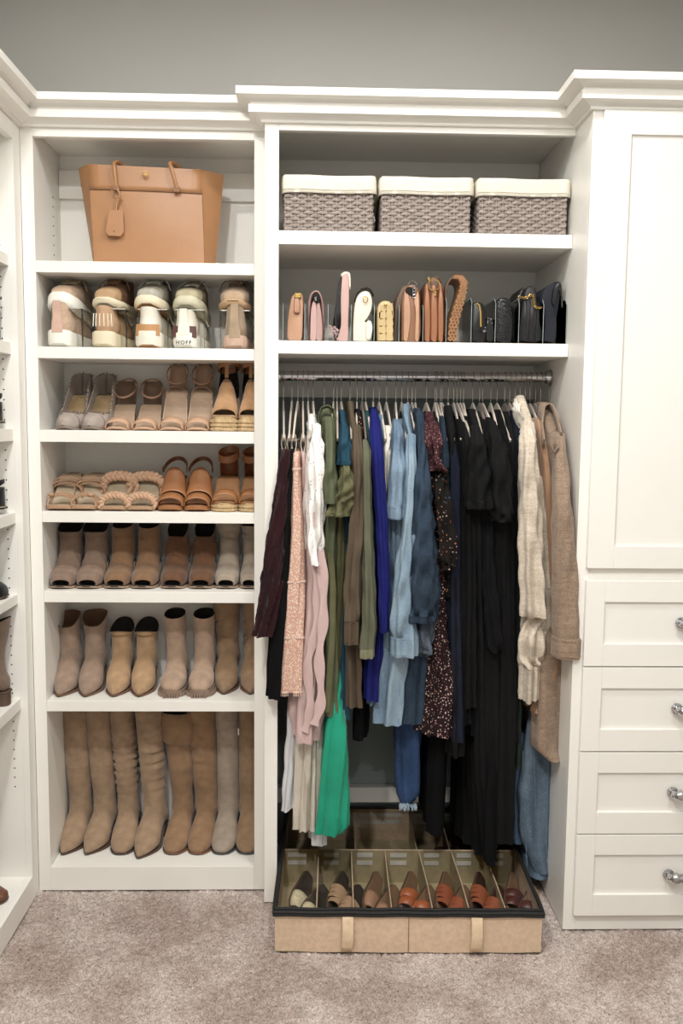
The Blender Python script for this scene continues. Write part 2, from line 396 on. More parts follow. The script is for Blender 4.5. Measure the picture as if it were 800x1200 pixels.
# ================================================================== SHOES
# every shoe is built toe at y=0 pointing to -y, heel at y=L, standing on z=0
def hw_curve(toe):
    if toe == 'point': return [0, .04, .10, .2, .32, .45, .6, .8, .93, 1], [.04, .18, .38, .68, .93, 1, .86, .72, .62, .30]
    if toe == 'almond': return [0, .03, .10, .2, .32, .45, .6, .8, .93, 1], [.16, .46, .72, .92, 1, .98, .84, .72, .62, .30]
    if toe == 'square': return [0, .02, .08, .2, .32, .45, .6, .8, .93, 1], [.55, .78, .86, .94, 1, .97, .84, .72, .62, .32]
    return [0, .03, .08, .18, .3, .42, .6, .8, .93, 1], [.30, .58, .78, .95, 1, .99, .86, .78, .68, .36]
class Foot:
    def __init__(f, L=.25, Wd=.088, toe='round', hh=.02, plat=.008, bend=(.38, .78)):
        f.L, f.W, f.hh, f.plat, f.bend = L, Wd, hh, plat, bend; f.xs, f.ys = hw_curve(toe)
    def w(f, s): return f.W/2*interp(f.xs, f.ys, s)
    def zb(f, s): return f.plat + (f.hh-f.plat)*sm(f.bend[0], f.bend[1], s) + .006*max(0, (.12-s)/.12)**2
    def cx(f, s): return 0.0
def oval(F, B, w, n=28, e=2.2, flat=0.0, cx=0.0):
    """ring between front/top point F and back/bottom point B (y,z), half width w"""
    c = ((F[0]+B[0])/2, (F[1]+B[1])/2); h = ((F[0]-B[0])/2, (F[1]-B[1])/2); out = []
    for k in range(n):
        a = 2*PI*k/n; ca, sa = math.cos(a), math.sin(a)
        ee = e + (flat if ca < 0 else 0)
        x = w*math.copysign(abs(sa)**(2/ee), sa); q = math.copysign(abs(ca)**(2/ee), ca)
        out.append((cx+x, c[0]+h[0]*q, c[1]+h[1]*q))
    return out
def sole_slab(f, th, m, t, name='sole', s0=0, s1=1, grow=1.04, n=26, dz=0):
    rings = []
    for i in range(n):
        s = s0+(s1-s0)*i/(n-1); w = f.w(s)*grow+.0006; z = f.zb(s)+dz; y = s*f.L
        rings.append([(-w, y, z-th), (w, y, z-th), (w*1.0, y, z-th*.3), (w*.99, y, z), (-w*.99, y, z), (-w, y, z-th*.3)])
    return MB().loft(rings).build(name, m, t, angle=50)
def heel_block(f, m, t, s0=.78, s1=.99, th=.008, taper=.85, kind='block', name='heel'):
    top = f.hh-th; rings = []
    for k in range(9):
        q = k/8; z = top*(1-q)+.0*q
        if kind == 'stiletto': tp = .16+.84*(1-q)**3
        elif kind == 'cone': tp = .45+.55*(1-q)**1.6
        else: tp = taper+(1-taper)*(1-q)
        ys = f.L*(s0+s1)/2*1.0 + (f.L*(s1-s0)/2)*(1-tp)*.75; hy = f.L*(s1-s0)/2*tp; hx = f.w(.88)*tp
        rings.append([(hx*math.cos(a)*(abs(math.cos(a))**-.3 if abs(math.cos(a)) > .2 else 1), ys+hy*math.sin(a), z + (f.zb(min(1, max(0, (ys+hy*math.sin(a))/f.L)))-f.hh if k == 0 else 0)) for a in [2*PI*j/16 for j in range(16)]])
    return MB().loft(rings).build(name, m, t, angle=50)

def boot(name, label, loc, m, L=.25, Wd=.09, toe='point', hh=.05, plat=.006, ht=.30, wa=.062, wt=.10, da=.085, dt=.11, slouch=0, sfreq=60,
         sole=None, heel='block', lining=None, dip=.0, backrise=0, lean=0, yaw=0, peep=0, group=None, lug=False, seed=0, gather=0, cuff=None,
         toph=None, zip_=False, fringe=False, seam=None, instep=.072, dipx=0):
    rnd = random.Random(seed*7+3)
    t = thing(name, label, 'boot' if ht > .10 else 'shoe', loc, yaw, group)
    f = Foot(L, Wd, toe, hh, plat)
    ah = hh*.75+instep; da = min(da, .985*L-.012-.5*L); FA = .985*L-.012-da
    K = []   # Fy,Fz,By,Bz,w,flat
    def top(s): return interp([0, .05, .15, .3, .45, .52], [plat+.012 if toe == 'point' else plat+.022, plat+.026 if toe != 'round' else plat+.038, plat+.038 if toe != 'round' else plat+.052, plat+.052+hh*.15, ah*.84+.003, ah*.98], s)
    s0 = peep
    K.append((s0*L+.0005, (f.zb(s0)+top(s0))/2+.003 if not peep else plat+.026, s0*L+.0005, f.zb(s0) if peep else f.zb(s0)+.001, f.w(s0)*(.92 if peep else .75), 1.6))
    for s in ([.03] if not peep else [])+[.07, .13, .2, .28, .36, .44]:
        if s > s0: K.append((s*L, top(s), s*L, f.zb(s), f.w(s), 1.6))
    K.append((.44*L+(FA-.44*L)*.45, top(.52)+.004, .62*L, f.zb(.62), f.w(.56)*.97, 1.2))
    K.append((.44*L+(FA-.44*L)*.75, ah+.018, .80*L, f.zb(.8), f.w(.7), 1.0))
    K.append((.44*L+(FA-.44*L)*.92, ah+.034, .955*L, f.zb(.95)+.003, wa*.5*1.08, .4))
    yb = .985*L
    K.append((FA-.001, ah+.048, yb, hh+.030, wa*.5*1.05, .1))
    K.append((yb-.012-da, ah+.062, yb-.012, hh+.062, wa*.5, 0))
    zt = ht; n = max(2, int((zt-(ah+.075))/.05))
    z1 = min(ah+.080, ht-.02)
    for i in range(n+1):
        q = i/n; z = z1+(zt-z1)*q; d = da+(dt-da)*q**.8; w = wa+(wt-wa)*q**.8; yc = yb-.012-da/2
        K.append((yc-d/2+.0*q, z-dip*sm(.5, 1, q), yc+d/2-.002, z+(backrise)*sm(.6, 1, q)-.012*(1-q), w/2, 0))
    KK = catmull(K, 9 if slouch else 5); N = 32; rings = []
    for i, k in enumerate(KK):
        r = oval((k[0], k[1]), (k[2], k[3]), k[4], N, 2.15, max(0, k[5]), 0)
        zc = (k[1]+k[3])/2; q = sm(ah+.02, ah+.09, zc)
        rr = []
        for j, p in enumerate(r):
            a = 2*PI*j/N; x, y, z = p
            if slouch and q > 0:
                g = slouch*q*(sm(0, .04, zt-zc)*.8+.2)*(.35+.65*math.exp(-((zc-.62*zt)/(.17*zt+.02))**2))*(.6+.5*math.sin(a*2+zc*9+seed))
                d = g*(math.sin(zc*sfreq+1.6*math.sin(a+seed)+seed)+.6*math.sin(zc*sfreq*1.73+2.1*math.cos(a*1+seed*2)))
                yc = (k[0]+k[2])/2; l = math.hypot(x, y-yc)+1e-6; x += d*x/l; y += d*(y-yc)/l; z += d*.5*math.sin(a*2+seed)
            if gather and .18 < (y/L) < .62 and zc < ah+.03:
                d = gather*math.sin(y*290+1.0*math.sin(a)); z += d*max(0, math.cos(a)*.5+.5); x *= 1+d*6
            x += lean*max(0, z-.08)
            if dipx: z -= dipx*abs(math.sin(a))**3*sm(.75, 1, i/(len(KK)-1))
            nz = (rnd.random()-.5)*.0006
            rr.append((x+nz, y+nz, z+nz))
        rings.append(rr)
    up = MB().loft(rings, cap0=not peep, cap1=False).build('upper', m, t, angle=80)
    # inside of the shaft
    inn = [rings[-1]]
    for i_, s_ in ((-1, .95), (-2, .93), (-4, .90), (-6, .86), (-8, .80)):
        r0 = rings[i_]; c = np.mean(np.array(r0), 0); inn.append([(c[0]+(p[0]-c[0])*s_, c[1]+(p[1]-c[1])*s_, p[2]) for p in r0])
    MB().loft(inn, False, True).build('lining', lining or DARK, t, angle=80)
    if peep:
        r0 = rings[0]; inn = [r0]; c = np.mean(np.array(r0), 0)
        for dy, s_ in ((.002, .86), (.03, .80)): inn.append([(c[0]+(p[0]-c[0])*s_, p[1]+dy, c[2]+(p[2]-c[2])*s_) for p in r0])
        MB().loft(inn, False, True).build('toe_opening', DARK, t, angle=80)
        fr = Foot(L, Wd*.97, toe, hh, plat)
        sole_slab(fr, .004, mat('insole_tan', '#b79d80', .7), t, 'insole', 0.0, .35, .96, 10, .001)
    sm_ = sole or mat('sole_brown', '#5b4536', .7)
    if lug:
        sole_slab(f, plat+.002, sm_, t, 'sole', 0, 1, 1.08, 26, .004)
        lg = MB()
        for i in range(11):
            s = .02+i*.04; y = s*L; w = f.w(s)*1.11
            for sg in (-1, 1): lg.box(sg*w-.006, sg*w+.004, y, y+.005, 0, plat*.75)
        for i in range(6): lg.box((-.5+i/5)*f.w(.04)*1.7-.003, (-.5+i/5)*f.w(.04)*1.7+.003, -.006, .0, 0, plat*.75)
        lg.build('lug', sm_, t, smooth=False)
    else: sole_slab(f, .005 if plat < .012 else plat*.9, sm_, t, 'sole', 0, 1, 1.05, 26, .0005)
    if heel and hh > .012: heel_block(f, sm_ if heel != 'self' else m, t, .76 if hh > .03 else .7, .99, .006, kind='block' if heel == 'self' else heel)
    if seam:
        for zz in seam:
            i = min(range(len(rings)), key=lambda i: abs((rings[i][0][2]+rings[i][N//2][2])/2-zz))
            c = np.mean(np.array(rings[i]), 0)
            MB().tube([c+(np.array(p)-c)*1.006 for p in rings[i]], .0011, 5, True).build('seam', m, t)
    if cuff:   # folded-over top: (drop, extra)
        dr, ex, cm = cuff; r0 = rings[-1]; c = np.mean(np.array(r0), 0); cr = []
        for q in range(7):
            zz = -dr*q/6; s_ = 1+ex*(.5+.5*math.sin(q/6*PI*.9))
            cr.append([(c[0]+(p[0]-c[0])*s_*(1+.05*math.sin(3*2*PI*j/N+seed)), c[1]+(p[1]-c[1])*s_, p[2]+zz+.012*math.sin(2*PI*j/N*1+seed)*(q/6)+.004) for j, p in enumerate(r0)])
        MB().loft(cr, False, False).build('cuff', cm or m, t, angle=80).modifiers.new('s', 'SOLIDIFY').thickness = .003
    if zip_:
        x = wt/2-.001
        zs = MB().tube([(interp([0, 1], [wa/2, wt/2], q)+lean*(.1+(zt-.12)*q)+.001, yb-.012-da/2-.01, .10+(zt-.13)*q) for q in [i/12 for i in range(13)]], .0018, 6)
        zs.build('zip', mat('zip_metal', '#8f8a80', .3, metal=1), t)
        MB().box(wt/2-.002+lean*zt, wt/2+.004+lean*zt, yb-.08, yb-.075, zt*.78, zt*.83).build('zip_pull', CHROME, t, smooth=False)
    if fringe:
        fm = MB()
        for j in range(22):
            a = -1.3+2.6*j/21; x = wa/2*1.07*math.sin(a); y = yb-.012-da/2-da/2*1.05*math.cos(a); z = ht-.028-.012*rnd.random()
            fm.ribbon([(x, y, z), (x*1.05, y-.004, z-.02), (x*1.06+.002*rnd.random(), y-.007, z-.045-.01*rnd.random())], (1, 0, 0), .004, .001)
        fm.build('fringe', m, t)
    return t

# --- strap helpers for open shoes
def strap_path(f, s, h, n=14, out=1.0, tilt=0, zoff=0, pw=.8, twist=0):
    w = f.w(min(1, max(0, s)))*out; z0 = f.zb(min(1, s))-.002+zoff; y0 = s*f.L
    return [(-w*math.cos(PI*i/n), y0+tilt*math.sin(PI*i/n)+twist*math.cos(PI*i/n), z0+h*abs(math.sin(PI*i/n))**pw) for i in range(n+1)]
def strap(f, t, m, s, h, wd, th=.0025, name='strap', out=1.03, tilt=0, zoff=0, pw=.75, wv=(0, 1, .25), twist=0):
    return MB().ribbon(strap_path(f, s, h, out=out, tilt=tilt, zoff=zoff, pw=pw, twist=twist), wv, wd, th).build(name, m, t, angle=60)
def ring_strap(t, m, c, rx, ry, wd, tilt=0, th=.0025, name='ankle_strap', n=26, roll=0):
    path = [(c[0]+rx*math.cos(2*PI*i/n), c[1]+ry*math.sin(2*PI*i/n), c[2]+tilt*math.sin(2*PI*i/n)+roll*math.cos(2*PI*i/n)) for i in range(n)]
    return MB().ribbon(path, (0, 0, 1), wd, th, closed=True).build(name, m, t, angle=60)
def braid(path, r, amp, turns, wide=(0, 1, 0)):
    P = [np.array(p) for p in path]; mb = MB(); N = 60
    L = np.linspace(0, len(P)-1, N); wide = np.array(wide, float)
    pts = np.array([[np.interp(l, range(len(P)), [p[k] for p in P]) for k in range(3)] for l in L])
    tan = np.gradient(pts, axis=0); tan /= np.linalg.norm(tan, axis=1)[:, None]
    nn = np.cross(tan, wide); nn /= np.linalg.norm(nn, axis=1)[:, None]
    for k in range(3):
        ph = 2*PI*k/3; q = np.linspace(0, turns*2*PI, N)
        a = pts+wide*(amp*np.sin(q+ph))[:, None]+nn*(r*.75*np.sin(2*(q+ph)))[:, None]
        mb.tube(list(a), r, 7)
    return mb
def buckle(t, c, s=.007, m=None):
    MB().tube([(c[0], c[1]-s, c[2]-s), (c[0], c[1]+s, c[2]-s), (c[0], c[1]+s, c[2]+s), (c[0], c[1]-s, c[2]+s)], .0011, 6, True).build('buckle', m or GOLD, t)
def rope_wedge(f, t, m, r=.0055, solid=None):
    mb = MB(); z = r; rope = []
    while z < f.hh-r*2.2:
        s0 = 0
        for i in range(60):
            if f.zb(i/59) >= z+r*1.35: s0 = i/59; break
        ss = np.linspace(s0, .995, 22)
        path = [(-f.w(s)*1.0, s*f.L, z) for s in ss]+[(f.w(s)*1.0, s*f.L, z) for s in ss[::-1]]
        mb.tube(path, r*1.02, 6, s0 == 0); z += r*1.75
    rings = []
    for i in range(20):
        s = i/19; w = f.w(s)*.98; rings.append([(-w, s*f.L, .001), (w, s*f.L, .001), (w, s*f.L, f.zb(s)-.002), (-w, s*f.L, f.zb(s)-.002)])
    mb.loft(rings); return mb.build('rope_wedge', m, t)
def sandal(name, label, loc, m, scale=(1.12, 1.0, 1.16), L=.235, Wd=.082, toe='round', hh=.08, plat=.004, yaw=0, group=None, sole=None, insole=None, heel='block', heelm=None, th=.005, bend=(.34, .8)):
    t = thing(name, label, 'sandal', loc, yaw, group); t.scale = scale; f = Foot(L, Wd, toe, hh, plat, bend)
    sole_slab(f, th, sole or m, t, 'sole'); sole_slab(f, .0022, insole or mat('insole_tan', '#b79d80', .7), t, 'insole', .015, .99, .95, 26, .0022)
    if heel: heel_block(f, heelm or sole or m, t, .76, .98, th*.8, kind=heel)
    return t, f

# --- sneakers
def sneaker(name, label, loc, um, solem, heelm=None, scale=(1.16, .98, 1.14), L=.275, Wd=.092, yaw=0, pitch=0, group=None, outm=None, tabm=None, toem=None, lacem=None, st=.026, tab=.03, text=None, stripes=None, dark=None, chunky=0):
    t = thing(name, label, 'sneaker', loc, 0, group, rot=(pitch, 0, yaw)); t.scale = scale
    f = Foot(L, Wd, 'round', st+.008, st)
    def top(s): return interp([0, .04, .12, .25, .4, .5], [st+.014, st+.034, st+.046, st+.056, st+.074, st+.086], s)
    K = [(.012, st+.018, .012, st+.002, f.w(.02)*.7, 1.5)]
    for s in (.05, .10, .18, .28, .38): K.append((s*L+.004, top(s), s*L+.004, f.zb(s), f.w(s)*.97, 1.5))
    K += [(.46*L, st+.078, .52*L, f.zb(.52), f.w(.5)*.95, 1.2), (.52*L, st+.083, .70*L, f.zb(.7), f.w(.66)*.93, 1), (.56*L, st+.084, .9*L, f.zb(.9), .033, .5),
          (.585*L, st+.083, .98*L, st+.03, .031, .2), (.60*L, st+.080, .975*L, st+.055, .029, 0), (.605*L, st+.079, .985*L, st+.068+tab*.4, .028, 0), (.61*L, st+.080, 1.0*L, st+.074+tab, .027, 0)]
    rings = [oval((k[0], k[1]), (k[2], k[3]), k[4], 28, 2.2, max(0, k[5])) for k in catmull(K, 4)]
    MB().loft(rings, True, False).build('upper', um, t, angle=80)
    r0 = rings[-1]; c = np.mean(np.array(r0), 0); inn = [r0]
    for dz, s_ in ((.001, .90), (-.02, .86), (-.045, .86)): inn.append([(c[0]+(p[0]-c[0])*s_, c[1]+(p[1]-c[1])*s_, p[2]+dz) for p in r0])
    MB().loft(inn, False, True).build('lining', dark or mat('sneaker_lining', '#6b5a4a', .9), t, angle=80)
    # midsole with a rounded, slightly flared wall
    rings = []
    for i in range(28):
        s = i/27; w = f.w(s)*1.05+.003+chunky*.004*math.sin(s*9)**2; y = -.002+s*(L+.006); zt = f.zb(s)+.006+.006*sm(.8, 1, s); zb = .004+.012*max(0, (.15-s)/.15)**2+.006*max(0, (s-.88)/.12)**2
        rings.append([(-w*.9, y, zb), (w*.9, y, zb), (w, y, zb+.008), (w*1.0, y, zt-.007), (w*.95, y, zt), (-w*.95, y, zt), (-w, y, zt-.007), (-w, y, zb+.008)])
    MB().loft(rings).build('midsole', solem, t, angle=60)
    rings = []
    for i in range(20):
        s = i/19; w = f.w(s)*.98; y = .002+s*(L-.002); zb = .001+.012*max(0, (.15-s)/.15)**2+.006*max(0, (s-.88)/.12)**2
        rings.append([(-w, y, zb), (w, y, zb), (w, y, zb+.006), (-w, y, zb+.006)])
    MB().loft(rings).build('outsole', outm or solem, t, angle=50)
    if toem:   # toe cap overlay
        rings = [[(x*1.02, y-.0015, z+.001) for x, y, z in oval((k[0], k[1]), (k[2], k[3]), k[4], 28, 2.2, max(0, k[5]))] for k in catmull(K[:4], 3)]
        MB().loft(rings, True, False).build('toe_cap', toem, t, angle=80)
    # tongue and laces
    MB().ribbon([(0, (.36+.22*q)*L, top(.36+.14*q)+.004+.012*q+.02*q**3) for q in [i/6 for i in range(7)]], (1, 0, 0), [.040, .044, .046, .046, .046, .044, .034], .004).build('tongue', um, t)
    lm = lacem or um; lb = MB()
    for k in range(5):
        s = .30+k*.045; z = top(s)+.0065; w = .020
        lb.tube([(-w, s*L, z-.004), (-w*.4, s*L+.004, z), (w*.4, s*L+.008, z), (w, s*L+.012, z-.004)], .0020, 6)
        lb.tube([(w, s*L, z-.004), (w*.4, s*L+.004, z+.002), (-w*.4, s*L+.008, z+.002), (-w, s*L+.012, z-.004)], .0020, 6)
    for sg in (-1, 1):
        lb.tube([(0, .52*L, st+.098), (sg*.018, .50*L, st+.112), (sg*.034, .47*L, st+.104), (sg*.030, .46*L, st+.088), (sg*.008, .51*L, st+.096)], .0018, 6)
        lb.tube([(0, .52*L, st+.098), (sg*.020, .47*L, st+.094), (sg*.040, .42*L, st+.075), (sg*.050, .40*L, st+.05)], .0018, 6)
    lb.build('laces', lm, t)
    if tabm:   # heel tab
        MB().ribbon([(0, .992*L+.003+.002, st+.012), (0, .985*L+.005, st+.035), (0, .975*L+.006, st+.055), (0, 1.0*L+.004, st+.076+tab*1.05)], (1, 0, 0), [.036, .034, .026, .022], .004).build('heel_tab', tabm, t)
    if heelm:  # heel counter wrapping the back of the shoe
        rr = []
        for q in range(7):
            a = -1.35+2.7*q/6
            rr.append((.0345*math.sin(a)*1.02, .94*L+(.052*L*1.35)*math.cos(a)*.85, 0))
        for z0, z1, mm, nm in ((st+.006, st+.040, heelm, 'heel_counter'),):
            MB().ribbon([(x, y, (z0+z1)/2) for x, y, _ in rr], (0, -.12, 1), z1-z0, .004).build(nm, mm, t)
    if stripes:
        sb = MB()
        for q in range(6):
            a = -.95+1.9*q/5; sb.ribbon([(.035*math.sin(a), .942*L+.062*L*math.cos(a), st+.034), (.032*math.sin(a), .942*L+.058*L*math.cos(a), st+.072)], (math.cos(a), -math.sin(a), 0), .0022, .0022)
        sb.build('heel_stripe', stripes, t)
    if text:
        text_mesh(text, .016, .0006, mat('lettering_black', '#1d1a18', .6), t, (0, L+.0055, st*.62), (PI/2, 0, PI), 1.25)
    return t

TAUPE = suede('suede_taupe', '#9b826e'); TAN = suede('suede_tan', '#b08d66'); BLUSH = suede('suede_blush', '#b2957c'); BRN = suede('suede_brown', '#8a6849')
CHOC = suede('suede_chocolate', '#6f4c33', .3); GREY = suede('suede_grey', '#a1917f', .2); CAMEL = suede('suede_camel', '#957454'); SAND = suede('suede_sand', '#a08467')
NUDE = leather('nude_leather', '#c89f7e', .5); COG = leather('cognac_leather', '#a0683a', .35); ROPE = mat('jute_rope', '#c2a374', .95, .3, 120, .6, 300)
WEDG = suede('espadrille_tan', '#b4885c'); BOOTSOLE = mat('sole_dark', '#5a4333', .7)
def px_x(u, v, z): p = atz(u, v, z); return p
def onshelf(u, v, row, dy=0):
    """point on shelf row (0 top .. 6 floor) whose front is seen at pixel u,v"""
    z = L_Z[row]; y = YL+.018 if z > 1.3 else min(max(YL+.012, atz(u, v, z)[1]), .165)
    return (at(u, v, y)[0], y+dy, z+.0006)

# ---- bottom row: tall boots
r = 6
Z6 = L_Z[6]
def B6(u, v, label, m, **k):
    p = onshelf(u, v, 6); return boot('knee_boot', label, p, m, **k)
g6 = 'tall boots on the cabinet floor'
base = dict(L=.225, Wd=.095, hh=.055, da=.095, dt=.115, group=g6, sole=BOOTSOLE)
B6(72, 996, 'smooth taupe suede knee boot, leftmost on the cabinet floor, with open black top', SAND, **{**base, 'ht': .545, 'wt': .118, 'wa': .080, 'lean': -.035, 'seam': [.29], 'yaw': -.22})
B6(100, 996, 'smooth taupe suede knee boot, second from left on the cabinet floor', SAND, **{**base, 'ht': .560, 'wt': .11, 'wa': .080, 'lean': -.055, 'seam': [.29], 'yaw': -.26, 'seed': 1})
B6(140, 1003, 'scrunched tan suede knee boot with blunt squared toe, third on the cabinet floor', SAND, **{**base, 'toe': 'almond', 'ht': .562, 'wt': .100, 'wa': .080, 'lean': -.05, 'slouch': .0042, 'sfreq': 190, 'seed': 2, 'yaw': -.03})
B6(161, 1008, 'scrunched tan suede knee boot with long pointed toe, fourth on the cabinet floor', SAND, **{**base, 'ht': .562, 'wt': .105, 'wa': .082, 'lean': -.05, 'slouch': .0042, 'sfreq': 170, 'seed': 3, 'yaw': -.22, 'L': .235})
B6(200, 999, 'slouchy camel suede boot with folded cuff hanging to its left, fifth on cabinet floor', CAMEL, **{**base, 'toe': 'almond', 'ht': .50, 'wt': .122, 'wa': .080, 'lean': -.045, 'slouch': .0065, 'sfreq': 42, 'seed': 4, 'yaw': -.16, 'cuff': (.11, .17, None), 'sole': mat('sole_mid', '#84583a', .7)})
B6(229, 1002, 'camel suede boot standing straighter with small flap, sixth on the cabinet floor', CAMEL, **{**base, 'toe': 'almond', 'ht': .55, 'wt': .118, 'wa': .088, 'lean': -.045, 'slouch': .0028, 'sfreq': 110, 'seed': 5, 'yaw': -.16, 'sole': mat('sole_mid', '#84583a', .7)})
B6(258, 995, 'pale grey suede knee boot with turned down cuff and side zip', GREY, **{**base, 'toe': 'almond', 'ht': .53, 'wt': .088, 'wa': .084, 'lean': -.005, 'seed': 6, 'cuff': (.085, .04, None), 'zip_': True, 'yaw': -.1, 'sole': mat('sole_slate', '#4d4b49', .6)})
B6(289, 994, 'grey brown suede knee boot half hidden at right end of the cabinet floor', suede('suede_greybrown', '#96795a'), **{**base, 'toe': 'almond', 'ht': .56, 'wt': .09, 'wa': .082, 'lean': .0, 'seed': 7, 'sole': mat('sole_slate', '#4d4b49', .6)})

# ---- ankle boots
def B5(u, v, label, m, row=5, name='ankle_boot', **k):
    p = onshelf(u, v, row); return boot(name, label, p, m, **k)
g5 = 'ankle boots on the sixth shelf'
LB = mat('lining_brown', '#6b4a32', .8)
base = dict(L=.235, Wd=.088, hh=.055, ht=.235, wt=.088, wa=.074, da=.095, dt=.115, group=g5, dip=.035, backrise=.012, lining=LB, sole=mat('sole_stack', '#7c5a43', .7))
B5(68, 818, 'mauve taupe suede ankle boot with curved brown opening, leftmost on sixth shelf', TAUPE, **{**base, 'ht': .26, 'lean': -.08, 'dipx': -.015, 'yaw': -.05})
B5(99, 818, 'mauve taupe suede ankle boot with curved brown opening, second on sixth shelf', TAUPE, **{**base, 'ht': .265, 'wt': .09, 'lean': -.0, 'dipx': -.015, 'seed': 1})
B5(132, 818, 'golden tan suede ankle boot with pointed toe, third on sixth shelf', TAN, **{**base, 'ht': .235, 'lean': .0, 'lining': DARK, 'dipx': .012, 'seed': 2})
B5(162, 818, 'golden tan suede ankle boot with pointed toe, fourth on sixth shelf', TAN, **{**base, 'ht': .235, 'lean': .0, 'lining': DARK, 'dipx': .012, 'seed': 3})
base = dict(L=.225, Wd=.090, hh=.040, plat=.020, toe='round', ht=.285, wt=.078, wa=.072, da=.10, dt=.11, dip=.02, group=g5, lug=True, heel='block', sole=mat('sole_lug', '#8b7361', .8))
B5(200, 818, 'blush suede chelsea boot with chunky lug sole, left one of its pair', BLUSH, **{**base, 'lean': -.04})
B5(233, 818, 'blush suede chelsea boot with chunky lug sole, right one of its pair', BLUSH, **{**base, 'lean': .0, 'seed': 1})
base = dict(L=.24, Wd=.088, hh=.055, ht=.335, wt=.105, wa=.084, da=.10, dt=.12, group=g5, slouch=.005, sfreq=130, sole=mat('sole_stack', '#7c5a43', .7))
B5(262, 815, 'golden brown suede slouch boot with pointed toe reaching up under the shelf', suede('suede_gold', '#97795a'), **{**base, 'lean': -.03})
B5(293, 815, 'golden brown suede slouch boot cut off by the right side of the cabinet', suede('suede_gold', '#97795a'), **{**base, 'wa': .07, 'wt': .085, 'lean': -.0, 'seed': 3})
# ---- peep-toe booties
g4 = 'peep toe booties on the fifth shelf'
base = dict(L=.225, Wd=.096, toe='round', instep=.040, hh=.075, ht=.225, wt=.088, wa=.080, da=.095, dt=.12, peep=.055, group=g4, dip=.05, backrise=.02, heel='block', sole=mat('sole_peep', '#a58a72', .7))
T4 = suede('suede_rosetaupe', '#8b7260')
B5(70, 691, 'rose taupe suede peep toe bootie with gathered vamp, leftmost on fifth shelf', T4, 4, 'peep_toe_bootie', **{**base, 'gather': .0055, 'ht': .205, 'dip': .03, 'backrise': .035})
B5(101, 691, 'rose taupe suede peep toe bootie with gathered vamp, second on fifth shelf', T4, 4, 'peep_toe_bootie', **{**base, 'gather': .0055, 'ht': .205, 'dip': .03, 'backrise': .035, 'seed': 1})
B5(134, 691, 'warm brown suede peep toe bootie with perforated diamond, left of its pair', BRN, 4, 'peep_toe_bootie', **{**base, 'wa': .082, 'wt': .075, 'slouch': .0018, 'sfreq': 120, 'backrise': .015, 'dip': .01, 'ht': .215})
B5(166, 691, 'warm brown suede peep toe bootie with perforated diamond, right of its pair', BRN, 4, 'peep_toe_bootie', **{**base, 'wa': .082, 'wt': .075, 'slouch': .0018, 'sfreq': 120, 'backrise': .015, 'dip': .01, 'ht': .215, 'seed': 2})
B5(201, 691, 'dark brown suede peep toe bootie with fringed collar, left of its pair', CHOC, 4, 'peep_toe_bootie', **{**base, 'fringe': True, 'ht': .185, 'backrise': .055, 'wt': .074, 'dip': .02})
B5(234, 691, 'dark brown suede peep toe bootie with fringed collar, right of its pair', CHOC, 4, 'peep_toe_bootie', **{**base, 'fringe': True, 'ht': .185, 'backrise': .055, 'wt': .074, 'dip': .02, 'seed': 2})
B5(264, 691, 'grey suede slouchy peep toe bootie standing tall beside the dark brown pair', GREY, 4, 'peep_toe_bootie', **{**base, 'slouch': .005, 'sfreq': 140, 'ht': .225, 'wt': .098, 'wa': .068, 'backrise': 0, 'dip': 0, 'Wd': .088})
B5(291, 691, 'grey suede slouchy peep toe bootie at right end of the fifth shelf', GREY, 4, 'peep_toe_bootie', **{**base, 'slouch': .005, 'sfreq': 140, 'ht': .215, 'wt': .080, 'wa': .062, 'backrise': 0, 'dip': 0, 'Wd': .07, 'seed': 2})
# diamond of tiny perforations on the brown pair
for t in [o for o in COL.objects if o.get('label', '').startswith('warm brown suede peep')]:
    pf = MB()
    for a in range(-5, 6):
        for b in range(-5, 6):
            if abs(a)+abs(b) <= 6 and (a+b) % 2 == 0: pf.box(a*.0042-.0009, a*.0042+.0009, .118, .1205, .165+b*.0048-.0009, .165+b*.0048+.0009)
    o = pf.build('perforation', DARK, t, smooth=False); o['kind'] = 'stuff'

# ---- heeled sandals, row 3 (fourth shelf)
def S(u, v, row): return onshelf(u, v, row)
g3 = 'open sandals on the fourth shelf'
INS = mat('insole_beige', '#a68c72', .7); MULE = leather('mule_tan', '#b08967', .55)
for i, u in enumerate((68, 96)):
    t, f = sandal('strappy_mule', ('tan strappy knotted mule at left end of the fourth shelf', 'tan strappy knotted mule, second from left on the fourth shelf')[i], S(u, 599, 3), MULE, L=.235, Wd=.086, toe='square', hh=.100, plat=.012, group=g3, insole=mat('insole_pale', '#b9a68a', .6), th=.010, heel='block')
    for k, (s, tw) in enumerate(((.13, .012), (.16, -.006), (.19, .006), (.22, -.014))): strap(f, t, MULE, s, .034+.002*k, .008, .004, tilt=.012, twist=tw, zoff=.0, name='toe_strap')
    for k, (s, tw) in enumerate(((.50, .008), (.53, -.006), (.56, .004))): strap(f, t, MULE, s, .042+.002*k, .010, .004, out=1.28, twist=tw, name='instep_strap', pw=.5)
    MB().sphere((.02 if i else -.03, .15*f.L, f.zb(.15)+.034), .009, 10, 6, (1.2, 1, .8)).build('knot', MULE, t)
    MB().box(-.015, .015, .84*f.L, .95*f.L, f.zb(.9)+.0022, f.zb(.9)+.004).build('heel_pad', mat('heel_pad', '#7c5a3c', .7), t, smooth=False)
BRA = leather('braid_nude', '#c39a78', .55)
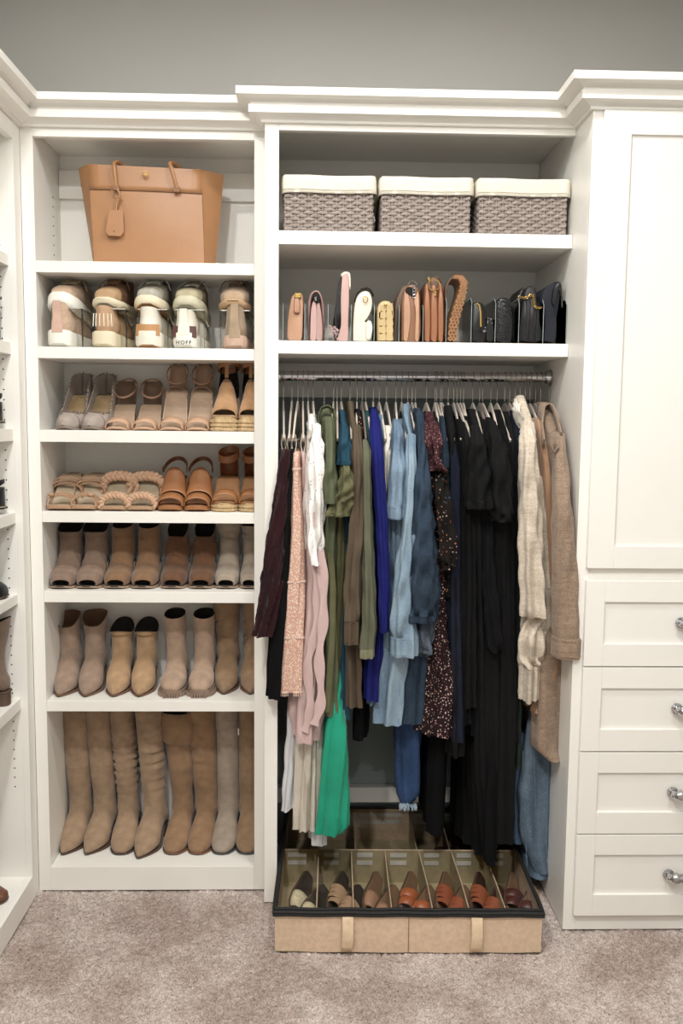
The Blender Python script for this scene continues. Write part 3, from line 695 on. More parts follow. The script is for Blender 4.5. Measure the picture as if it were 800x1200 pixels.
for i, u in enumerate((131, 163)):
    t, f = sandal('braided_mule', ('nude braided strap mule, left of its pair on fourth shelf', 'nude braided strap mule, right of its pair on fourth shelf')[i], S(u, 599, 3), MULE, L=.235, Wd=.090, toe='square', hh=.103, plat=.010, group=g3, insole=mat('insole_pale2', '#a59478', .6), th=.009, heel='block')
    braid(strap_path(f, .17, .036, 24, 1.02, .014, pw=.6), .0065, .010, 3.5, (0, .95, .3)).build('toe_braid', BRA, t)
    braid(strap_path(f, .56, .048, 24, 1.35, .0, pw=.5), .0075, .010, 3.5, (0, .6, .8)).build('instep_braid', BRA, t)
for i, u in enumerate((198, 229)):
    t, f = sandal('slingback_heel', ('glossy cognac leather slingback sandal with wide vamp, left of its pair', 'glossy cognac leather slingback sandal with wide vamp, right of its pair')[i], S(u, 599, 3), COG, L=.235, Wd=.086, toe='round', hh=.095, plat=.014, group=g3, insole=mat('insole_dk', '#7d4f2c', .6), th=.012, heel='block')
    strap(f, t, COG, .14, .035, .042, .003, name='toe_band', tilt=.010, wv=(0, 1, .35))
    # wide vamp panel rising over the instep
    rings = []
    for k in range(10):
        q = k/9; s = .33+.24*q; p = strap_path(f, s, .045+.030*q, 18, 1.02-.12*q, .0, pw=.62); rings.append(p)
    o = MB().loft([list(p) for p in rings], False, False, closed=False).build('vamp', COG, t, angle=80); o.modifiers.new('s', 'SOLIDIFY').thickness = .0025
    sg = -1 if i == 0 else 1
    n = 16; path = [(f.w(.6)*math.cos(PI*k/n)*1.02, .60*f.L+.36*f.L*math.sin(PI*k/n), f.zb(.6)+.055+.035*math.sin(PI*k/n)) for k in range(n+1)]
    MB().ribbon(path, (0, 0, 1), .013, .003).build('sling_strap', leather('cognac_dark', '#7a4420', .45), t)
    buckle(t, (sg*f.w(.6)*1.05, .60*f.L, f.zb(.6)+.058), .008, mat('buckle_dark', '#5b4a38', .3, metal=1))
for i, u in enumerate((262, 292)):
    t, f = sandal('espadrille_sandal', ('cognac ankle strap sandal with rope espadrille sole', 'cognac ankle strap espadrille half hidden by the cabinet side')[i], S(u, 599, 3), COG, L=.235, Wd=.084 if i == 0 else .07, toe='round', hh=.095, plat=.026, group=g3, insole=mat('insole_cork', '#a9784a', .6), heel=None, th=.004)
    rope_wedge(f, t, ROPE)
    strap(f, t, COG, .14, .036, .040, .003, name='toe_band', tilt=.010, wv=(0, 1, .35))
    ring_strap(t, COG, (0, .80*f.L, f.hh+.072), .033, .040, .022, .016, roll=.004)
    rings = [[(.033*math.cos(a)*k1, .84*f.L+.030*math.sin(a)*1.1, z) for a in [PI*j/12-.2 for j in range(13)]] for z, k1 in ((f.hh+.002, .9), (f.hh+.03, .95), (f.hh+.062, .9), (f.hh+.078, .85))]
    MB().loft(rings, False, False, closed=False).build('heel_counter', leather('cognac_deep', '#82491f', .5), t, angle=80).modifiers.new('s', 'SOLIDIFY').thickness = .002
    buckle(t, (-.034, .79*f.L, f.hh+.07), .007)

# ---- third shelf: pumps, sandals, wedges
g2 = 'heels on the third shelf'
PUMP = mat('pump_suede', '#a4978c', .9, .15, 30, .3); INP = mat('pump_insole', '#9b8058', .6, .15, 30)
def pump(u, label, yaw, seed):
    t = thing('frayed_pump', label, 'shoe', S(u, 506, 2), yaw, g2); t.scale = (1.16, 1.02, 1.25)
    f = Foot(.235, .082, 'almond', .098, .004, (.33, .8)); L = f.L
    sole_slab(f, .004, mat('sole_pump', '#8d7c6c', .6), t); sole_slab(f, .0015, INP, t, 'insole', .2, .97, .86, 20, .002)
    rings = []
    for i in range(26):   # shoe wall: toe box closed, then open topline rising to the heel
        s = .005+.99*i/25; w = f.w(s); zb = f.zb(s); n = 22
        op = sm(.20, .30, s)          # opening half-angle grows behind the toe box
        hgt = interp([0, .06, .16, .26, .5, .75, 1], [.018, .034, .043, .045, .044, .052, .066], s)
        r = []
        for k in range(n+1):
            a = PI*k/n
            x = -w*math.cos(a); z = zb+hgt*abs(math.sin(a))**.62
            if op > 0:   # two side walls instead of an arch
                side = -1 if k <= n/2 else 1; q = (k/(n/2)) if k <= n/2 else (n-k)/(n/2)
                x2 = side*w*(1.02-.12*q*q); z2 = zb+hgt*q; x = x*(1-op)+x2*op; z = z*(1-op)+z2*op
            r.append((x, s*L, z))
        rings.append(r)
    left = MB(); half = 11
    toe = [r for i, r in enumerate(rings) if .005+.99*i/25 < .24]
    r0 = np.array(toe[0]); c = r0.mean(0); c[2] = r0[:, 2].min()+.004; toe = [[tuple(c+(p-c)*q-np.array([0, .004*(1-q), 0])) for p in r0] for q in (.02, .6, .9)]+toe
    left.loft(toe, False, False, closed=False)
    for sl in (slice(0, half+1), slice(half+1, 23)):
        left.loft([r[sl] for i, r in enumerate(rings) if .005+.99*i/25 >= .19], False, False, closed=False)
    # heel back
    r = rings[-1]; bk = [[(r[half-kk][0]*math.cos(0), r[half-kk][1], r[half-kk][2]), (0, r[half-kk][1]+.010, r[half-kk][2]), (-r[half-kk][0], r[half-kk][1], r[half-kk][2])] for kk in range(0, half+1, 2)]
    left.loft(bk, False, False, closed=False)
    o = left.build('upper', PUMP, t, angle=80); o.modifiers.new('s', 'SOLIDIFY').thickness = .0022
    fr = MB(); rnd = random.Random(seed)
    for i in range(6, 26):
        for k in (half, half+1):
            p = np.array(rings[i][k])
            for _ in range(4):
                q = p+np.array([rnd.uniform(-.001, .001), rnd.uniform(-.005, .005), 0]); fr.tube([q, q+np.array([rnd.uniform(-.003, .003), rnd.uniform(-.003, .003), rnd.uniform(.003, .006)])], .0006, 4)
    for k in range(40):
        x = -.030+.060*k/39; fr.tube([(x, .245*L, f.zb(.2)+.040), (x+rnd.uniform(-.002, .002), .255*L+rnd.uniform(0, .006), f.zb(.2)+.046+rnd.uniform(0, .004))], .0006, 4)
    o = fr.build('frayed_edge', mat('fray', '#73645a', .95), t); o['kind'] = 'stuff'
    heel_block(f, PUMP, t, .80, .99, .004, kind='cone')
    # printed script on the insole: looping pen strokes
    sc_ = MB()
    for k in range(5):
        s = .36+k*.085; z = f.zb(s)+.0032; y = s*L
        sc_.tube([(-.010, y, z), (-.004, y+.012, z+.006), (.002, y, z), (.006, y+.010, z+.005), (.010, y+.002, z+.001)], .0008, 4)
    sc_.build('insole_lettering', mat('ink', '#3b2c20', .8), t)
pump(74, 'grey frayed edge pump at far left of the third shelf', -.10, 1)
pump(104, 'grey frayed edge pump, second on the third shelf, beside the nude sandals', -.10, 2)
NI = mat('insole_nude', '#ab8f74', .6)
for i, u in enumerate((135, 167)):
    t, f = sandal('ankle_strap_sandal', ('low nude ankle strap sandal with dark lining, left of its pair', 'low nude ankle strap sandal with dark lining, right of its pair')[i], S(u, 506, 2), NUDE, L=.23, Wd=.078, toe='round', hh=.078, plat=.005, group=g2, insole=NI, heel='block')
    strap(f, t, NUDE, .14, .030, .040, .003, name='toe_band', tilt=.008, wv=(0, 1, .35))
    ring_strap(t, leather('nude_dark', '#9b745a', .5), (0, .80*f.L, f.hh+.052), .035, .042, .006, .030, roll=.004*(-1)**i)
    rings = [[(.031*math.cos(a)*k1, .85*f.L+.028*math.sin(a)*1.1, z) for a in [PI*j/12-.1 for j in range(13)]] for z, k1 in ((f.hh+.002, .95), (f.hh+.03, 1), (f.hh+.055, .95), (f.hh+.075, .85))]
    MB().loft(rings, False, False, closed=False).build('heel_counter', mat('counter_dark', '#7d6350', .7), t, angle=80).modifiers.new('s', 'SOLIDIFY').thickness = .002
    buckle(t, (-.036+.07*i, .78*f.L, f.hh+.045), .006)
for i, u in enumerate((199, 230)):
    t, f = sandal('high_heel_sandal', ('tall nude stiletto sandal with closed heel cup, left of its pair', 'tall nude stiletto sandal with closed heel cup, right of its pair')[i], S(u, 506, 2), NUDE, L=.225, Wd=.080, toe='round', hh=.125, plat=.005, group=g2, insole=NI, heel='stiletto')
    strap(f, t, NUDE, .14, .032, .048, .003, name='toe_band', tilt=.008, wv=(0, 1, .35))
    strap(f, t, leather('nude_dark', '#9b745a', .5), .66, .040, .005, .002, name='instep_strap')
    rings = [[(.030*math.cos(a)*k1, .86*f.L+.026*math.sin(a)*1.15, z) for a in [PI*j/12-.0 for j in range(13)]] for z, k1 in ((f.hh, .95), (f.hh+.03, 1), (f.hh+.065, .85), (f.hh+.082, .6))]
    MB().loft(rings, False, False, closed=False).build('heel_cup', mat('heel_cup', '#a98a70', .6), t, angle=80).modifiers.new('s', 'SOLIDIFY').thickness = .002
    ring_strap(t, leather('nude_dark', '#9b745a', .5), (0, .80*f.L, f.hh+.052), .034, .042, .005, .034)
    buckle(t, (-.035 if i == 0 else .035, .78*f.L, f.hh+.045), .006)
for i, u in enumerate((262, 291)):
    t, f = sandal('wedge_espadrille', ('tan suede espadrille wedge with cognac ankle strap', 'tan suede espadrille wedge cut off by the cabinet side')[i], S(u, 506, 2), WEDG, L=.23, Wd=.088 if i == 0 else .072, toe='square', hh=.10, plat=.042, group=g2, heel=None, th=.003)
    rope_wedge(f, t, ROPE, .0065)
    rings = []
    for k in range(12):
        q = k/11; s = .07+.42*q; p = strap_path(f, s, .026+.080*q**.9, 18, 1.02-.22*q**1.5, .0, pw=.62+.3*q); rings.append(p)
    MB().loft([list(p) for p in rings], False, False, closed=False).build('vamp', WEDG, t, angle=80).modifiers.new('s', 'SOLIDIFY').thickness = .003
    MB().ribbon([(0, .47*f.L, f.zb(.5)+.105), (0, .50*f.L, f.zb(.5)+.125), (0, .52*f.L, f.zb(.5)+.148)], (1, 0, 0), .012, .003).build('tongue_loop', WEDG, t)
    ring_strap(t, COG, (0.002, .74*f.L, f.hh+.100), .036, .050, .020, -.010, roll=.006)
    rings = [[(.033*math.cos(a)*k1, .84*f.L+.03*math.sin(a)*1.1, z) for a in [PI*j/12 for j in range(13)]] for z, k1 in ((f.hh, .95), (f.hh+.04, 1), (f.hh+.08, .85), (f.hh+.1, .8))]
    MB().loft(rings, False, False, closed=False).build('heel_counter', DARK, t, angle=80).modifiers.new('s', 'SOLIDIFY').thickness = .002

# ---- second shelf: sneakers on clear stackers
CLEAR = glass('clear_acrylic')
z1 = L_Z[1]
WHT = mat('sole_white', '#eceade', .6, .04, 20, .1); CREAM = mat('sole_cream', '#e3d6b4', .6, .05, 20, .1); GUM = mat('gum_rubber', '#b9844c', .6)
PINKK = knit('knit_blush', '#d8bfa6', '#b99b82', 300); TANK = mat('mesh_tan', '#c29c76', .85, .15, 40, .4, 300); WLE = mat('white_sneaker_leather', '#e9e2cf', .55, .08, 30, .15)
GRM = mat('mesh_grey', '#b0aa9b', .85, .2, 60, .5, 300); OLM = mat('mesh_khaki', '#9d9379', .8, .2, 60, .4, 300); KNB = knit('knit_mushroom', '#ab9377', '#8c765d', 300); BRK = mat('mesh_brown', '#8a6549', .9, .2, 50, .4, 300)
gS = 'sneakers on clear stackers'
xs = [(77, 405, 68), (129, 405, 121), (178, 407, 171), (221, 408, 217), (275, 409, 273)]
for i, (u, v, u2) in enumerate(xs):
    y = YL+.018; x = at(u, v, y)[0]
    # stacker: bent clear plate, legs front and back, so the top shoe rides above the lower
    t = thing('shoe_stacker', 'clear acrylic shoe stacker holding the ' + ('blush', 'tan', 'grey and gum', 'khaki', 'mushroom knit')[i]+' sneakers apart', 'shoe rack', (x, y+.0, z1+.0005), 0, 'clear shoe stackers')
    MB().box(-.050, .050, .02, .23, .130, .133).build('plate', CLEAR, t, smooth=False, bevel=.001)
    for sx in (-1, 1):
        MB().ribbon([(sx*.051, .03, 0), (sx*.051, .03, .132)], (0, 1, 0), .02, .003).build('leg', CLEAR, t); MB().ribbon([(sx*.051, .21, 0), (sx*.051, .21, .132)], (0, 1, 0), .02, .003).build('leg', CLEAR, t)
    MB().tube([(-.050, .019, .132), (.050, .019, .132)], .0022, 6).build('rim', mat('acrylic_edge', '#b9b6ac', .2), t)
    Lb = .26
    lo = [dict(label='blush knit running shoe, heel forward, with pink heel strip and white sole', um=PINKK, solem=WHT, tabm=mat('heel_strip_pink', '#d0a995', .8), st=.030, tab=.028),
          dict(label='tan mesh sneaker, heel forward, with striped cream heel clip', um=TANK, solem=CREAM, tabm=None, heelm=None, stripes=mat('stripe_white', '#efe6cf', .6), st=.028, tab=.022),
          dict(label='white leather sneaker, heel forward, with ribbed gum rubber heel', um=WLE, solem=WLE, outm=GUM, heelm=GUM, st=.030, tab=.018, chunky=1),
          dict(label='white sneaker, heel forward, with burgundy heel band and cream lettered tab', um=WLE, solem=WHT, heelm=mat('burgundy_band', '#5a3634', .6), tabm=WLE, st=.026, tab=.014, text='HOFF'),
          dict(label='mushroom suede sneaker, heel forward, with tall rounded pull tab', um=suede('suede_mushroom', '#ab9377'), solem=mat('sole_pinkish', '#c9a78f', .6), tabm=suede('suede_mushroom', '#ab9377'), st=.020, tab=.035)][i]
    sneaker('sneaker', loc=(x+.0, y+Lb-.012, z1+.0008), yaw=PI-.10*(1 if i < 2 else (.6 if i < 4 else 0)), L=Lb, Wd=.088, group=gS, **lo)
    hi = [dict(label='blush running shoe, toe forward, white textured sole tilted up on the stacker', um=PINKK, solem=WHT, lacem=mat('lace_beige', '#c8b193', .9), st=.034),
          dict(label='brown mesh sneaker, toe forward, with tan toe cap on the stacker', um=BRK, solem=CREAM, toem=mat('toe_tan', '#b8946a', .8), st=.018),
          dict(label='grey mesh trainer, toe forward, with thick gum sole on the stacker', um=GRM, solem=CREAM, outm=GUM, lacem=mat('lace_grey', '#c9c5b9', .9), st=.026),
          dict(label='khaki grey sneaker, toe forward, with pale upturned sole on the stacker', um=OLM, solem=mat('sole_sage', '#c9c2a4', .6), st=.026, lacem=mat('lace_grey', '#c9c5b9', .9), toem=mat('toe_sage', '#b3a988', .8)),
          dict(label='mushroom knit sneaker, toe forward, with smooth tan toe at shelf end', um=suede('suede_mushroom', '#ab9377'), solem=mat('sole_tan', '#c39c72', .6), st=.016, toem=suede('toe_mushroom', '#b69a7c'), lacem=mat('lace_brown', '#6e5744', .9))][i]
    px = at(u2, v, y)[0]
    sneaker('sneaker', loc=(px, y+.004, z1+.137), yaw=(-.12, -.14, -.10, -.08, 0)[i], pitch=(-.26, -.08, -.14, -.20, -.05)[i], L=.25, Wd=.088, group=gS, **hi)

# ---- a few shoes seen edge-on in the left wall unit (toes pointing into the room)
gW = 'shoes in the left wall unit'
BLK = leather('black_leather', '#151414', .4); BSU = suede('black_suede', '#141416', .3)
WZ = [2.232, 1.948, 1.664, 1.383, 1.103, .738, .089]
def WX(y, z, dx=.012): return (XC-.03-dx, y, z+.0006)
def wsandal(y, row, label, m, hh=.09, **k):
    """heel towards the room"""
    t, f = sandal('black_heel', label, (XC-.034-.235, y, WZ[row]+.0006), m, hh=hh, yaw=-PI/2, group=gW, **k)
    strap(f, t, m, .15, .034, .035, .003, name='toe_band', tilt=.008); ring_strap(t, m, (0, .8*f.L, f.hh+.055), .034, .042, .010, .02)
    rings = [[(.031*math.cos(a)*k1, .85*f.L+.028*math.sin(a)*1.1, z) for a in [PI*j/12-.1 for j in range(13)]] for z, k1 in ((f.hh+.002, .95), (f.hh+.03, 1), (f.hh+.055, .95))]
    MB().loft(rings, False, False, closed=False).build('heel_counter', m, t, angle=80).modifiers.new('s', 'SOLIDIFY').thickness = .002; return t
wsandal(-.045, 1, 'black heeled sandal nearest the corner on the left wall unit, second shelf from the top', BLK, .12, heel='block')
wsandal(-.15, 1, 'black heeled sandal beside another at the left edge, wall unit second shelf', BLK, .12, heel='block')
wsandal(-.045, 2, 'low black sandal peeking out on the left wall unit third shelf', BLK, .02, heel=None)
wsandal(-.045, 3, 'low black suede sandal peeking out on the left wall unit fourth shelf', BSU, .02, heel=None)
def wboot(y, row, label, m, dx=0, rev=True, **k):
    L = k.get('L', .24); k['L'] = L
    return boot('ankle_boot', label, (XC-.032-dx-(L if rev else 0), y, WZ[row]+.0006), m, yaw=-PI/2 if rev else PI/2, group=gW, **k)
wboot(-.06, 4, 'black suede ruffled boot at the left edge, fifth shelf of the wall unit', BSU, rev=False, hh=.03, ht=.17, slouch=.006, sfreq=120, toe='round', Wd=.1)
wboot(-.17, 4, 'black suede boot partly out of view behind the ruffled black boot', BSU, rev=False, hh=.03, ht=.20, slouch=.004, sfreq=90, toe='round')
COCO = suede('suede_cocoa', '#75604e')
wboot(-.055, 5, 'wide brown suede boot with its shaft beside the corner, sixth shelf of wall unit', COCO, hh=.05, ht=.30, wt=.12, dt=.13, wa=.085, dip=.05, toe='almond')
wboot(-.175, 5, 'brown suede boot with toe forward at left edge, sixth shelf of wall unit', COCO, rev=False, hh=.05, ht=.28, wt=.11, dt=.14, wa=.08, dip=.05, toe='almond')
wboot(-.14, 6, 'cognac leather boot toe at left edge, on the wall unit floor deck', leather('cognac_boot', '#6d3f24', .4), rev=False, hh=.03, ht=.30, toe='almond')

# ================================================================== RAIL, HANGERS, GARMENTS
RY, RZ = .21, 1.853
t = thing('closet_rod', 'polished chrome hanging rail spanning the wide cabinet', 'rail', (XMO-.0, RY, RZ+.004))
L0 = XT-XMO-.0
rod = MB().tube([(-.022, 0, 0), (L0-.002, 0, .006)], .0165, 24).build('rod', CHROME, t)
MB().lathe((L0-.0015, 0, .006), (-1, 0, 0), [(0, .030), (.004, .030), (.006, .024), (.022, .022), (.024, .017)], 24).build('flange', CHROME, t)
MB().lathe((-.0225, 0, 0), (1, 0, 0), [(0, .030), (.004, .030), (.006, .024), (.022, .022), (.024, .017)], 24).build('flange', CHROME, t)
VEL = [mat('hanger_velvet_taupe', '#bfb1a2', .95, .08, 40, .2, sheen=.3), mat('hanger_velvet_beige', '#d2c2ae', .95, .08, 40, .2, sheen=.3), mat('hanger_velvet_brown', '#6f5b50', .95, .08, 40, .2, sheen=.3)]
HKM = mat('hanger_hook_steel', '#b5b2ac', .25, .03, 5, 0, metal=1)
NZ = RZ-.092          # shoulder line of a hanger at its neck
def arm_z(y):         # height of the hanger arm at distance y from its neck
    q = min(1, abs(y)/.215); return NZ-.012*q-.105*q**1.5
def hanger(u, label, tone=0, clips=False, yaw=0.0, dip=0):
    x = at(u, 440, RY)[0]; zr = RZ+.004+.0045*(x-XMO)
    t = thing('hanger', label, 'hanger', (x, RY, zr), yaw, 'slim velvet hangers on the rail')
    r = .0185; pts = [(0, -r*math.sin(a)*1.0, r*math.cos(a)) for a in [math.radians(d) for d in range(-100, 95, 15)]]
    pts = [(0, -r*1.02, -.006)]+[(0, p[1], p[2]+.0015) for p in pts[::-1]]
    pts = [(0, p[1], p[2]) for p in pts]
    pts += [(0, r*.75, -.016), (0, .002, -.030), (0, 0, -.045), (0, 0, -.085)]
    MB().tube(pts, .0016, 6).build('hook', HKM, t)
    path = [(0, y, arm_z(y)-zr) for y in np.linspace(-.215, .215, 25)]
    MB().ribbon([(p[0], p[1], p[2]-.006) for p in path], (0, 0, 1), [.012]+[.013]*3+[.014]*6+[.02, .026, .032, .026, .02]+[.014]*6+[.013]*3+[.012], .0055).build('arms', VEL[tone], t)
    zb_ = arm_z(.2)-zr-.014
    MB().tube([(0, -.212, zb_+.004), (0, -.18, zb_-.010), (0, .18, zb_-.010), (0, .212, zb_+.004)], .0032, 6).build('bar', VEL[tone], t)
    if clips:
        for yy in (-.17, .17):
            c = MB(); c.ribbon([(-.004, yy, zb_+.012), (-.008, yy, zb_-.02), (-.003, yy, zb_-.052)], (0, 1, 0), .014, .003); c.ribbon([(.004, yy, zb_+.012), (.008, yy, zb_-.02), (.003, yy, zb_-.052)], (0, 1, 0), .014, .003)
            c.build('clip', VEL[1], t)
    return t, x

YTIP = -.012
def front_y(v, vn, vt, Yf):
    """front edge of a garment draped on its hanger: at the neck (vn) near the rail, at the shoulder (vt) near the tip"""
    if v >= vt: return Yf
    q = max(0, (v-vn)/(vt-vn)); return (RY-.03)+(Yf-(RY-.03))*q**.75
def drape(rows, xs, A=.006, lam=.032, Yb=.405, vn=472, vt=515, Yf=-.03, seed=0, wob=.5, nper=150, nz=30, hemwave=0, backw=.013, hem=0.0, ruffle=0, taper=.0, front_round=.5, skew=.12):
    """rows: (v, uL, uR[, Y]) silhouette of the cloth's front edge as it hangs; body runs back from it to the far hanger tip"""
    rnd = random.Random(seed*13+5); ph = [rnd.uniform(0, 6.28) for _ in range(8)]
    data = []
    for r in rows:
        Y = r[3] if len(r) > 3 else front_y(r[0], vn, vt, Yf)
        a, b = at(r[1], r[0], Y), at(r[2], r[0], Y)
        data.append((a[2]*.5+b[2]*.5, a[0], b[0], Y))
    data.sort(key=lambda d: -d[0]); zz = [-d[0] for d in data]
    ztop, zbot = data[0][0], data[-1][0]; rings = []
    for i in range(nz+1):
        q = (i/nz); z = ztop+(zbot-ztop)*q
        xl, xr, yf = (float(np.interp(-z, zz, [d[k] for d in data])) for k in (1, 2, 3))
        yb = min(Yb, RY+(RY-yf)*1.0) if yf < RY else RY+.03
        xb = xs; cxf, hwf = (xl+xr)/2, max(.004, (xr-xl)/2)
        down = min(1, (ztop-z)/.9); pts = []
        n = nper
        for k in range(n):
            a = 2*PI*k/n+PI/2
            ca, sa = math.cos(a), math.sin(a)
            t_ = .5+.5*math.copysign(abs(sa)**.55, sa)      # 1 back, 0 front
            y = yf+(yb-yf)*t_
            mix = sm(0, .55, t_)
            hw = hwf*(1-mix)+(backw+hem*down)*mix
            x = cxf+(xb-cxf)*mix+hw*math.copysign(abs(ca)**.42, ca)
            pts.append([x, y, z])
        P = np.array(pts); T = np.roll(P, -1, 0)-np.roll(P, 1, 0); T /= (np.linalg.norm(T, axis=1)[:, None]+1e-9)
        Nn = np.stack([T[:, 1], -T[:, 0], np.zeros(n)], 1)
        s = np.concatenate([[0], np.cumsum(np.linalg.norm(np.diff(P, axis=0), axis=1))])
        amp = 2.2*A*(.38+.85*down)*(1 if q > .04 else .3)
        w1 = np.sin(2*PI*s/lam+ph[0]+wob*math.sin(3.1*z+ph[1])+skew*10*z*.3)
        w2 = np.sin(2*PI*s/(lam*1.9)+ph[2]+wob*1.7*math.sin(2.1*z+ph[3]))
        w3 = np.sin(2*PI*s/(lam*.55)+ph[4]+3*math.sin(1.7*z+ph[5]))
        d = amp*(.55*w1+.55*w2+.18*w3)+.35*amp*math.sin(z*47+ph[6])*np.sin(s*40+ph[7])*wob
        if ruffle: d = d+ruffle*np.sin(2*PI*s/.02+8*math.sin(z*60))
        d = np.clip(d, -hwf*.55, hwf*.55)
        P = P+Nn*d[:, None]
        if hemwave and q > .9: P[:, 2] += hemwave*np.sin(s*14+ph[1])*(q-.9)*10
        rings.append([tuple(p) for p in P])
    # softly gathered top
    r0 = np.array(rings[0]); c = r0.mean(0); rings = [[tuple(c+(p-c)*np.array([.55, .8, 1])+np.array([0, 0, .004])) for p in r0]]+rings
    # hem turns inward
    rl = np.array(rings[-1]); c = rl.mean(0); rings.append([tuple(c+(p-c)*np.array([.85, .97, 1])+np.array([0, 0, .006])) for p in rl])
    return rings
def to_local(rings, o): return [[(p[0]-o[0], p[1]-o[1], p[2]-o[2]) for p in r] for r in rings]
def sleeve_rings(rows, Y=-.04, depth=.045, A=.003, lam=.022, seed=0, n=44, nz=22, wob=.6, elbow=0, flatten=.6):
    rnd = random.Random(seed*17+2); ph = [rnd.uniform(0, 6.28) for _ in range(6)]
    data = []
    for r in rows:
        Yr = r[3] if len(r) > 3 else Y
        a, b = at(r[1], r[0], Yr), at(r[2], r[0], Yr); data.append(((a[2]+b[2])/2, a[0], b[0], Yr))
    zz = [-d[0] for d in data]; rings = []
    z0, z1 = data[0][0], data[-1][0]
    for i in range(nz+1):
        q = i/nz; z = z0+(z1-z0)*q; xl, xr, yy = (float(np.interp(-z, zz, [d[k] for d in data])) for k in (1, 2, 3))
        hw = max(.003, (xr-xl)/2); cx = (xl+xr)/2; dp = depth*(.6+.4*min(1, q*4)); amp = 2.6*A*(.55+.45*q); r = []
        for k in range(n):
            a = 2*PI*k/n; g = amp*(math.sin(a*hw*9/lam*.35+ph[0]+wob*math.sin(z*9+ph[1]))+.6*math.sin(a*7+ph[2]+wob*2*math.sin(z*6+ph[3]))+.5*math.sin(z*55+2*math.sin(a+ph[4])))
            r.append((cx+(hw+g*.6)*math.copysign(abs(math.cos(a))**.8, math.cos(a)), yy+dp*.5+(dp*.62+g)*math.sin(a), z))
        rings.append(r)
    return rings
garment_n = [0]; LASTR = [None]
def garment(name, label, cat, u, rows, m, hang=None, tone=0, clips=False, sleeves=(), group=None, extra=None, sub='body', **k):
    """one hanging garment: its hanger is a thing of its own; sleeves and cuffs are parts"""
    garment_n[0] += 1; sd = garment_n[0]
    if hang: h, x = hanger(u, hang, tone, clips, yaw=.05*math.sin(sd*1.7))
    else: x = at(u, 440, RY)[0]
    o = (x, RY, NZ); t = thing(name, label, cat, o, 0, group or 'clothes hanging on the rail')
    k.setdefault('seed', sd); LASTR[0] = drape(rows, x, **k); MB().loft(to_local(LASTR[0], o)).build(sub, m, t, angle=80)
    for s in sleeves:
        s = dict(s); cuff = s.pop('cuff', None); mm = s.pop('m', m); nm = s.pop('name', 'sleeve'); hollow = s.pop('hollow', False)
        rr = sleeve_rings(s.pop('rows'), seed=sd+3, **s); r0 = np.array(rr[0]); c = r0.mean(0)
        rr = [[tuple(c+(p-c)*.5+np.array([0, 0, .006])) for p in r0]]+rr
        rl = np.array(rr[-1]); c = rl.mean(0)
        so = MB().loft(to_local(rr, o), True, not hollow).build(nm, mm, t, angle=80)
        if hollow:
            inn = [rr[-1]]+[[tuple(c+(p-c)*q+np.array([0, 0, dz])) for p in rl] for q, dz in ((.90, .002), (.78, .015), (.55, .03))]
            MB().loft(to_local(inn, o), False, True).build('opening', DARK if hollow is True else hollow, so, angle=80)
        if cuff:   # (height px, material or None, flare)
            hh, cm, fl_ = cuff; rg = []
            for q in range(5):
                zz = hh*q/4; g = fl_+.04*math.sin(q/4*PI)
                rg.append([tuple(c+(p-c)*np.array([g, g, .25])+np.array([0, 0, .004-zz])) for p in rl])
            cb = MB().loft(to_local(rg, o)).build('cuff', cm or mm, so, angle=80)
            for qq in (0.12, .88):
                MB().tube([tuple(c+(p-c)*np.array([fl_*1.03, fl_*1.03, .25])+np.array([-o[0], -o[1], .004-hh*qq-o[2]])) for p in rl][::2], .0012, 5, True).build('seam', cm or mm, cb)
    return t, x, o
def band(t, o, path, wd, th, m, name, wdir=(1, 0, 0), closed=False):
    return MB().ribbon([tuple(np.array(p)-np.array(o)) for p in path], wdir, wd, th, closed).build(name, m, t, angle=70)

# materials for the clothes
BURG = cloth('burgundy_velvet', '#2a0b11', .3, .2, 400, .1); BLKC = cloth('black_cloth', '#08080a', .2); BLK2 = cloth('soft_black', '#111112', .2, .5, 300); BLK3 = cloth('black_satin', '#09090d', .2)
LACE = spots('peach_lace', '#c79c8b', ['#dccbb8', '#d8c4b0', '#e0d2c0'], 170, .40); TULLE = cloth('pink_tulle', '#c8aaa6', .08, .2); PKB = cloth('pink_cotton', '#d3a196', .08)
EYE = spots('white_eyelet', '#e9e6e2', ['#e9e6e2', '#d9d6d2', '#a8a4a2', '#e9e6e2', '#dcdad6'], 110, .30); WHC = cloth('white_cotton', '#dcdcdf', .06); CRMC = cloth('cream_cotton', '#cfc5b4', .08)
OLV = cloth('olive_twill', '#5c6247', .14); OLV2 = cloth('khaki_olive', '#626141', .2, .6, 300); OLV3 = cloth('sage_olive', '#5f614c', .1); TAU = cloth('taupe_brown', '#5a4c3c', .1)
TEAL = cloth('teal_cotton', '#1d4356', .15); GRN = mat('emerald_satin', '#009474', .42, .12, 10, .1, 300, sheen=.2); DGR = cloth('dark_green', '#1d2c24', .2); DTE = cloth('dark_teal', '#1c4644', .15)
COB = cloth('cobalt_knit', '#191e68', .12, .5, 400); NAVY = cloth('navy_cloth', '#181d2e', .15); NAV2 = cloth('ink_navy', '#111624', .15)
DLT = denim('denim_light', '#4c6b88', '#7f9bb2'); DLL = denim('denim_pale', '#5b7c94', '#8ca8ba'); DMD = denim('denim_mid', '#3a5a7c', '#5f82a5'); DDK = denim('denim_dark', '#1c2b3b', '#334a60'); DNV = denim('denim_indigo', '#172a49', '#2f5485'); DAC = denim('denim_acid', '#20252e', '#5d6a7b')
DJN = denim('denim_jeans', '#435a70', '#7c95a8')
FLO = spots('floral_black', '#15120f', ['#15120f', '#9a6240', '#33445e', '#15120f', '#a08d80', '#6e3d33', '#8a5a3c'], 85, .26); RUF = spots('ruffle_burgundy', '#3b1e22', ['#8c6f70', '#5b2e33', '#a28d8a'], 170, .28)
